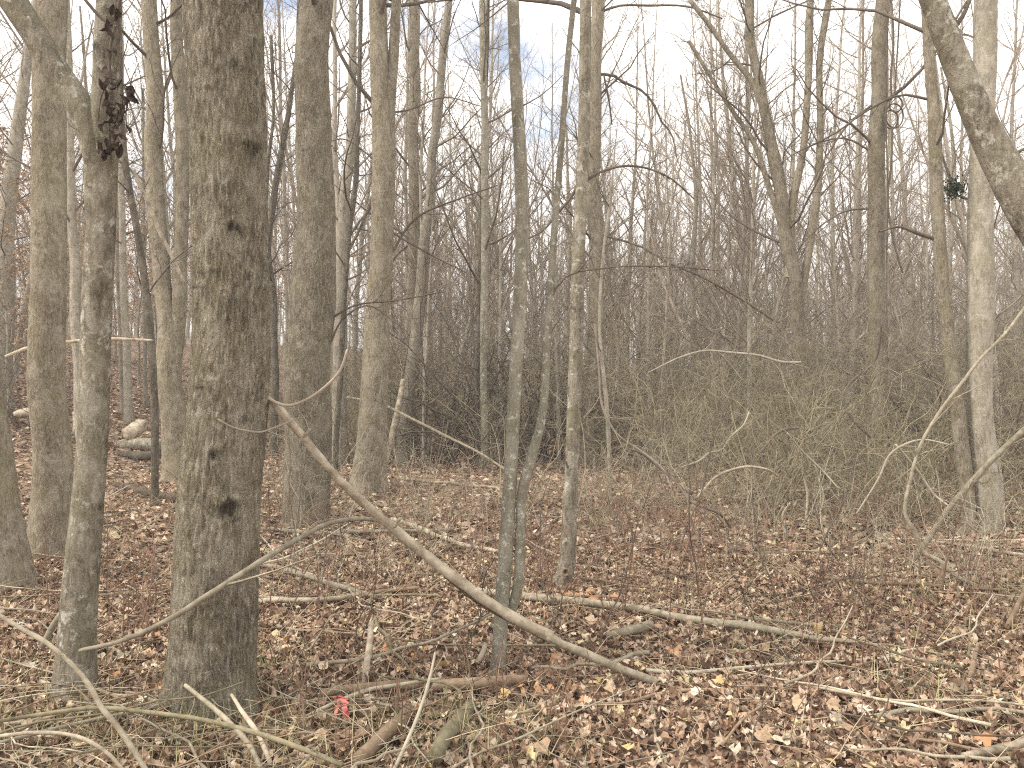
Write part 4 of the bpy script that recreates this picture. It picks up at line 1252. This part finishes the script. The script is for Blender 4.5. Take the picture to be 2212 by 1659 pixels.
def leaf_template(q, shape, curl):
    """outline, fan about the midrib; unit length leaf lying in XY"""
    if shape == 'oval':
        o = [(0, 0), (.16, .16), (.24, .36), (.23, .58), (.12, .82), (0, 1.0), (-.12, .82), (-.23, .58), (-.24, .36), (-.16, .16)]
    elif shape == 'tulip':
        o = [(0, 0), (.28, .06), (.46, .22), (.30, .42), (.42, .72), (.26, .92), (0, .80), (-.26, .92), (-.42, .72), (-.30, .42), (-.46, .22), (-.28, .06)]
    elif shape == 'maple':
        o = [(0, 0), (.22, .08), (.50, .20), (.28, .34), (.46, .66), (.18, .58), (0, 1.0), (-.18, .58), (-.46, .66), (-.28, .34), (-.50, .20), (-.22, .08)]
    else:
        o = [(0, 0), (.10, .14), (.26, .22), (.14, .34), (.34, .50), (.16, .58), (.26, .78), (.10, .82), (0, 1.0), (-.10, .82), (-.26, .78), (-.16, .58), (-.34, .50), (-.14, .34), (-.26, .22), (-.10, .14)]
    o = np.array(o, float)
    o += np.array([[q.gauss(0, .02), q.gauss(0, .02)] for _ in o])
    c = np.array([[0, .22], [0, .5], [0, .78]])
    P = np.vstack([c, o])
    P[:, 1] -= .5
    z = curl[0] * np.abs(P[:, 0]) ** 1.5 * 3 + curl[1] * (P[:, 1] ** 2) * 2 + curl[2] * P[:, 0] * P[:, 1] * 3
    z += np.array([q.gauss(0, .05) for _ in P])
    V = np.column_stack([P, z])
    n = len(o)
    T = []
    for k in range(n):
        a, b_ = 3 + k, 3 + (k + 1) % n
        ym = (o[k][1] + o[(k + 1) % n][1]) / 2
        ci = 0 if ym < .36 else (1 if ym < .64 else 2)
        T.append([a, b_, ci])
        y2 = o[(k + 1) % n][1]
        y3 = (o[(k + 1) % n][1] + o[(k + 2) % n][1]) / 2
        ci2 = 0 if y3 < .36 else (1 if y3 < .64 else 2)
        if ci2 != ci:
            T.append([b_, ci2, ci])
    return V, np.array(T)


q = random.Random(21)
TEMPL = []
for shape in ('tulip', 'maple', 'oval', 'oak', 'tulip', 'oval', 'maple', 'tulip', 'oak', 'oval'):
    for k in range(2):
        TEMPL.append(leaf_template(q, shape, (q.uniform(-.7, 1.0), q.uniform(-.9, 1.0), q.uniform(-.7, .7))))
FAR_T = [(np.array([[0, -.5, 0], [.3, 0, .12 + .1 * k], [0, .5, -.06 * k], [-.3, 0.05, .16 - .1 * k]]), np.array([[0, 1, 2], [0, 2, 3]])) for k in range(3)]

PAL = np.array([(.20, .125, .085), (.27, .175, .12), (.34, .235, .165), (.15, .09, .06), (.44, .335, .25), (.52, .42, .325), (.36, .24, .16), (.52, .44, .27), (.10, .065, .045), (.58, .50, .40), (.45, .25, .13)])
PW = np.array([.15, .16, .16, .12, .14, .10, .04, .035, .07, .02, .005])
PW = PW / PW.sum()


def rot_mats(n, tilt):
    a = rng.uniform(0, 2 * np.pi, n)
    t = np.abs(rng.normal(0, tilt, n))
    p = rng.uniform(0, 2 * np.pi, n)
    ca, sa = np.cos(a), np.sin(a)
    Rz = np.zeros((n, 3, 3))
    Rz[:, 0, 0], Rz[:, 0, 1], Rz[:, 1, 0], Rz[:, 1, 1], Rz[:, 2, 2] = ca, -sa, sa, ca, 1
    kx, ky = np.cos(p), np.sin(p)
    c, s = np.cos(t), np.sin(t)
    Rt = np.zeros((n, 3, 3))
    Rt[:, 0, 0] = c + kx * kx * (1 - c)
    Rt[:, 0, 1] = kx * ky * (1 - c)
    Rt[:, 0, 2] = ky * s
    Rt[:, 1, 0] = kx * ky * (1 - c)
    Rt[:, 1, 1] = c + ky * ky * (1 - c)
    Rt[:, 1, 2] = -kx * s
    Rt[:, 2, 0] = -ky * s
    Rt[:, 2, 1] = kx * s
    Rt[:, 2, 2] = c
    flip = np.where(rng.random(n) < .5, 1.0, -1.0)
    Rf = np.zeros((n, 3, 3))
    Rf[:, 0, 0] = 1
    Rf[:, 1, 1] = flip
    Rf[:, 2, 2] = flip
    return np.einsum('nij,njk,nkl->nil', Rt, Rz, Rf)


def scatter(xy, sizes, templ, tilt, zr, colors):
    V, T, C = [], [], []
    base = 0
    which = rng.integers(0, len(templ), len(xy))
    z = gz(xy[:, 0], xy[:, 1])
    for k, (tv, tt) in enumerate(templ):
        ix = np.where(which == k)[0]
        n = len(ix)
        if not n:
            continue
        Rm = rot_mats(n, tilt)
        v = np.einsum('nij,vj->nvi', Rm, tv) * sizes[ix][:, None, None]
        lift = rng.random(n) ** 1.7 * zr + .004
        v += np.column_stack([xy[ix], z[ix] + lift])[:, None, :]
        V.append(v.reshape(-1, 3))
        T.append((tt[None] + (np.arange(n) * len(tv))[:, None, None]).reshape(-1, 3) + base)
        C.append(np.repeat(colors[ix], len(tv), 0))
        base += n * len(tv)
    return np.concatenate(V), np.concatenate(T), np.concatenate(C)


def fan_points(n, d0, d1, umin=-330, umax=2540, power=1.0):
    """spread over the wedge of ground in view with a margin, even per square metre"""
    d = np.sqrt(rng.uniform(d0 ** 2, d1 ** 2, n)) if power == 1 else d0 + (d1 - d0) * rng.random(n) ** power
    u = rng.uniform(umin, umax, n)
    return np.column_stack([(u - CU) / F_PX * d, d])


def leaf_cols(n, bright=1.2):
    c = PAL[rng.choice(len(PAL), n, p=PW)] * rng.uniform(.8, 1.2, (n, 1)) * bright
    return c


XY = fan_points(54500, 2.3, 7.2)
v1, t1, c1 = scatter(XY, rng.uniform(.028, .064, len(XY)), TEMPL, .6, .045, leaf_cols(len(XY)))
XY = fan_points(60000, 7.2, 24.0, power=1.15)
v2, t2, c2 = scatter(XY, rng.uniform(.07, .13, len(XY)), FAR_T, .45, .06, leaf_cols(len(XY)))
lit = link('leaf_litter', make_mesh('leaf_litter', np.vstack([v1, v2]), tris=np.vstack([t1, t2 + len(v1)]), smooth=False, colors=np.vstack([c1, c2])), M['leaf'])
lit['kind'] = 'stuff'
lit['label'] = 'carpet of dry brown fallen leaves over the woodland floor'
lit['category'] = 'leaf litter'

# the largest leaves near the camera, each its own piece of the floor
HEROCOL = [(.58, .47, .27), (.50, .38, .25), (.62, .53, .40), (.46, .33, .22), (.55, .40, .20), (.66, .60, .50), (.50, .26, .13), (.40, .28, .19)]
hero = []
for k in range(24):
    tv, tt = leaf_template(q, ('tulip', 'maple', 'tulip', 'oak', 'oval', 'tulip')[k % 6], (q.uniform(-.2, .4), q.uniform(-.3, .4), q.uniform(-.3, .3)))
    cc_ = np.repeat(np.array([HEROCOL[k % 8]]), len(tv), 0) * (1 + np.array([[q.gauss(0, .05)] for _ in range(len(tv))]))
    me = make_mesh('leaf', tv, tris=tt, smooth=False, colors=cc_)
    me.materials.append(M['leaf'])
    hero.append(me)
XY = fan_points(286, 2.75, 5.2, -40, 2260)
keep = XY[:, 1] > 0
zz = gz(XY[:, 0], XY[:, 1])
for k in range(286):
    o = link('leaf', hero[q.randrange(24)], None, ground, (XY[k, 0], XY[k, 1], zz[k] + q.uniform(.035, .06)))
    s = q.uniform(.055, .09)
    o.scale = (s, s, s)
    o.rotation_euler = (q.gauss(0, .35), q.gauss(0, .35), q.uniform(0, 6.28))

for k in range(14):           # a patch of rust-orange leaves beyond the long branch
    g = gpx(1270 + q.gauss(0, 24), 1302 + q.gauss(0, 7))
    o = link('leaf', hero[6], None, ground, tuple(g + np.array([0, 0, .05])))
    s = q.uniform(.06, .09)
    o.scale = (s, s, s)
    o.rotation_euler = (q.gauss(0, .35), q.gauss(0, .35), q.uniform(0, 6.28))

# twigs and dry grass in the litter
polys = []
XY = fan_points(6500, 2.4, 13.0, power=1.0)
zz = gz(XY[:, 0], XY[:, 1])
for k in range(len(XY)):
    a = q.uniform(0, 6.28)
    d = np.array([math.cos(a), math.sin(a), abs(q.gauss(0, .35))])
    P, r = limb((XY[k, 0], XY[k, 1], zz[k] + q.uniform(.01, .06)), d, q.uniform(.1, .6), q.uniform(.0014, .0036), .0008, 4, .12, -.02, q)
    polys.append((P, r, 3))
tl = link('twig_litter', tube_mesh('twig_litter', polys), M['twig_straw'])
tl['kind'] = 'stuff'
tl['label'] = 'fine broken twigs strewn through the leaf litter'
tl['category'] = 'twigs'
V, T, C = [], [], []
GC = [(.42, .36, .20), (.34, .31, .15), (.22, .23, .11), (.50, .43, .27), (.16, .17, .09)]
clumps = [(gpx(u, v), s, n) for u, v, s, n in [(60, 1580, .5, 240), (250, 1600, .5, 260), (420, 1620, .4, 200), (720, 1580, .4, 200), (960, 1590, .35, 180), (1120, 1620, .3, 120), (1300, 1130, .5, 200), (1400, 1090, .6, 200), (720, 1100, .35, 160), (100, 1200, .4, 200), (40, 1480, .5, 200), (1680, 1400, .3, 90), (1950, 1310, .5, 120), (2150, 1300, .5, 160), (2050, 1520, .5, 140), (560, 1450, .35, 150)]]
for _ in range(160):
    p = fan_points(1, 3.0, 12)[0]
    clumps.append((np.array([p[0], p[1], g1(p[0], p[1])]), .18, 14))
for c0, s, n in clumps:
    for k in range(n):
        x, y = c0[0] + q.gauss(0, s * .5), c0[1] + q.gauss(0, s * .5)
        z = c0[2] + .005
        a = q.uniform(0, 6.28)
        ln = q.uniform(.07, .24)
        lean = q.uniform(.2, 1.3)
        d = np.array([math.cos(a) * lean, math.sin(a) * lean, 1.0]); d /= np.linalg.norm(d)
        w = np.array([-math.sin(a), math.cos(a), 0]) * q.uniform(.0012, .0028)
        p0 = np.array([x, y, z]); p1 = p0 + d * ln * .55; p2 = p1 + (d + np.array([0, 0, -.6 * lean])) * ln * .45
        b0 = len(V)
        V += [p0 - w, p0 + w, p1 - w * .8, p1 + w * .8, p2]
        T += [[b0, b0 + 1, b0 + 3], [b0, b0 + 3, b0 + 2], [b0 + 2, b0 + 3, b0 + 4]]
        cl = GC[q.randrange(5)]
        C += [cl] * 5
gr = link('dry_grass', make_mesh('dry_grass', V, tris=T, smooth=False, colors=np.array(C)), M['blade'])
gr['kind'] = 'stuff'
gr['label'] = 'thin dry grass and fresh blades in tufts among the leaves'
gr['category'] = 'grass'

# withered vine in the fork of the maple
vr = empty('withered_vine', px(245, 330, T2D - .1))
tag(vr, 'withered vine with dark curled leaves clinging in the fork of the mottled trunk', 'vine')
v0 = np.array(vr.location)
vp = []
for pts in [[(240, 345, 5), (236, 270, 6), (242, 200, 6), (236, 120, 6), (250, 50, 7), (262, -20, 7)], [(248, 300, 4), (262, 240, 4), (265, 190, 4), (258, 140, 4)], [(212, 260, 4), (222, 200, 4), (245, 170, 4), (268, 185, 3), (272, 240, 3), (240, 265, 3)], [(180, -5, 7), (215, 35, 7), (240, 55, 6)]]:
    P, r = stem_world([(a, b_, c_, T2D - .12) for a, b_, c_ in pts], T2D)
    C = catmull(np.column_stack([P - v0, r]), 22)
    vp.append((C[:, :3], C[:, 3], 7))
link('stem', tube_mesh('vine_stem', vp), M['twig_dark'], vr)
dl = []
for k in range(8):
    tv, tt = leaf_template(q, 'oval', (q.uniform(.5, 1.0), q.uniform(-.6, .9), q.uniform(-.5, .5)))
    me = make_mesh('vine_leaf', tv, tris=tt, smooth=False)
    me.materials.append(M['dead_leaf'])
    dl.append(me)
for k in range(46):
    if k < 30:
        u, v = q.gauss(243, 14), q.uniform(170, 335)
    elif k < 38:
        u, v = q.gauss(276, 9), q.gauss(208, 9)
    else:
        u, v = q.gauss(240, 8), q.uniform(0, 160)
    o = link('leaf', dl[q.randrange(8)], None, vr, tuple(px(u, v, T2D - .13 - .05 * q.random()) - v0))
    s = q.uniform(.05, .095)
    o.scale = (s * .8, s, s)
    o.rotation_euler = (q.uniform(.6, 2.5), q.gauss(0, .5), q.uniform(0, 6.28))

# coiled vine beside the grey trunk
DV = T15D - .3
vr = empty('coiled_vine', px(1930, 300, DV))
tag(vr, 'thin vine hanging in round coils beside the bare grey trunk', 'vine')
v0 = np.array(vr.location)
vp = []
for cu, cv_, ra, rb_, turns, ph in [(1935, 225, 14, 17, 1.3, 1.5), (1932, 250, 19, 26, 1.6, 0.2), (1925, 258, 15, 20, 1.2, 2.4)]:
    P = []
    for k in range(40):
        a = ph + k / 39 * turns * 2 * math.pi
        P.append(px(cu + ra * math.cos(a), cv_ + rb_ * math.sin(a), DV + .004 * k) - v0)
    vp.append((np.array(P), np.full(40, 3.4 / F_PX * DV / 2), 6))
for pts in [[(1925, -10, 4), (1930, 100, 4), (1924, 170, 4), (1926, 215, 4)], [(1945, -10, 3), (1938, 120, 3), (1932, 210, 3)], [(1928, 275, 4), (1925, 360, 4), (1918, 420, 4), (1930, 520, 4), (1950, 590, 4)], [(1916, 60, 4), (1914, 250, 3), (1917, 400, 3), (1915, 600, 3), (1917, 800, 3)]]:
    P, r = stem_world([(a, b_, c_, DV) for a, b_, c_ in pts], DV)
    C = catmull(np.column_stack([P - v0, r]), 24)
    vp.append((C[:, :3], C[:, 3], 6))
link('stem', tube_mesh('coiled_vine', vp), M['twig_dark'], vr)

# dark evergreen sprig caught beside the pale trunk
DE = 9.6
er = empty('evergreen_sprig', px(2056, 405, DE))
tag(er, 'dark green leafy clump on a thin branch between the bowed and pale trunks', 'sprig')
v0 = np.array(er.location)
P, r = stem_world([(2028, 315, 4, DE), (2040, 350, 5, DE), (2052, 385, 6, DE), (2060, 415, 5, DE), (2100, 432, 5, DE), (2150, 440, 4, DE)], DE)
C = catmull(np.column_stack([P - v0, r]), 20)
link('twig', tube_mesh('sprig_twig', [(C[:, :3], C[:, 3], 6)]), M['twig_dark'], er)
V, T = [], []
for k in range(420):
    c = np.array([q.gauss(0, .055), q.gauss(0, .06), q.gauss(0, .06)])
    c += np.array([.02, 0, -.01])
    d = np.array([q.gauss(0, 1), q.gauss(0, 1), q.gauss(-.2, 1)]); d /= np.linalg.norm(d)
    s = q.uniform(.025, .05)
    w = perp(d, q.uniform(0, 6.28)) * s * .3
    b0 = len(V)
    V += [c, c + d * s * .5 + w, c + d * s, c + d * s * .5 - w]
    T += [[b0, b0 + 1, b0 + 2], [b0, b0 + 2, b0 + 3]]
link('leaves', make_mesh('sprig_leaves', V, tris=T, smooth=False), M['evergreen'], er)['kind'] = 'stuff'

# haze volume added to pale the far trees and lift the shadows
hb = np.array([(x_, y_, z_) for x_ in (-430, 430) for y_ in (-90, 640) for z_ in (-2.0, 30.0)])
hz = link('haze', make_mesh('haze', hb, quads=[[0, 1, 3, 2], [4, 6, 7, 5], [0, 4, 5, 1], [2, 3, 7, 6], [0, 2, 6, 4], [1, 5, 7, 3]], smooth=False))
hz['kind'] = 'stuff'
hm = bpy.data.materials.new('haze')
hm.use_nodes = True
for n in list(hm.node_tree.nodes):
    hm.node_tree.nodes.remove(n)
ho = hm.node_tree.nodes.new('ShaderNodeOutputMaterial')
hv_ = hm.node_tree.nodes.new('ShaderNodeVolumePrincipled')
hv_.inputs['Color'].default_value = (.97, .94, .91, 1)
hv_.inputs['Density'].default_value = 0.0034
hm.node_tree.links.new(hv_.outputs[0], ho.inputs['Volume'])
hz.data.materials.append(hm)

# protos that were never placed
for o in list(bpy.data.objects):
    if o.parent is None and o.location.z < -40:
        for ch in list(o.children):
            bpy.data.objects.remove(ch)
        bpy.data.objects.remove(o)
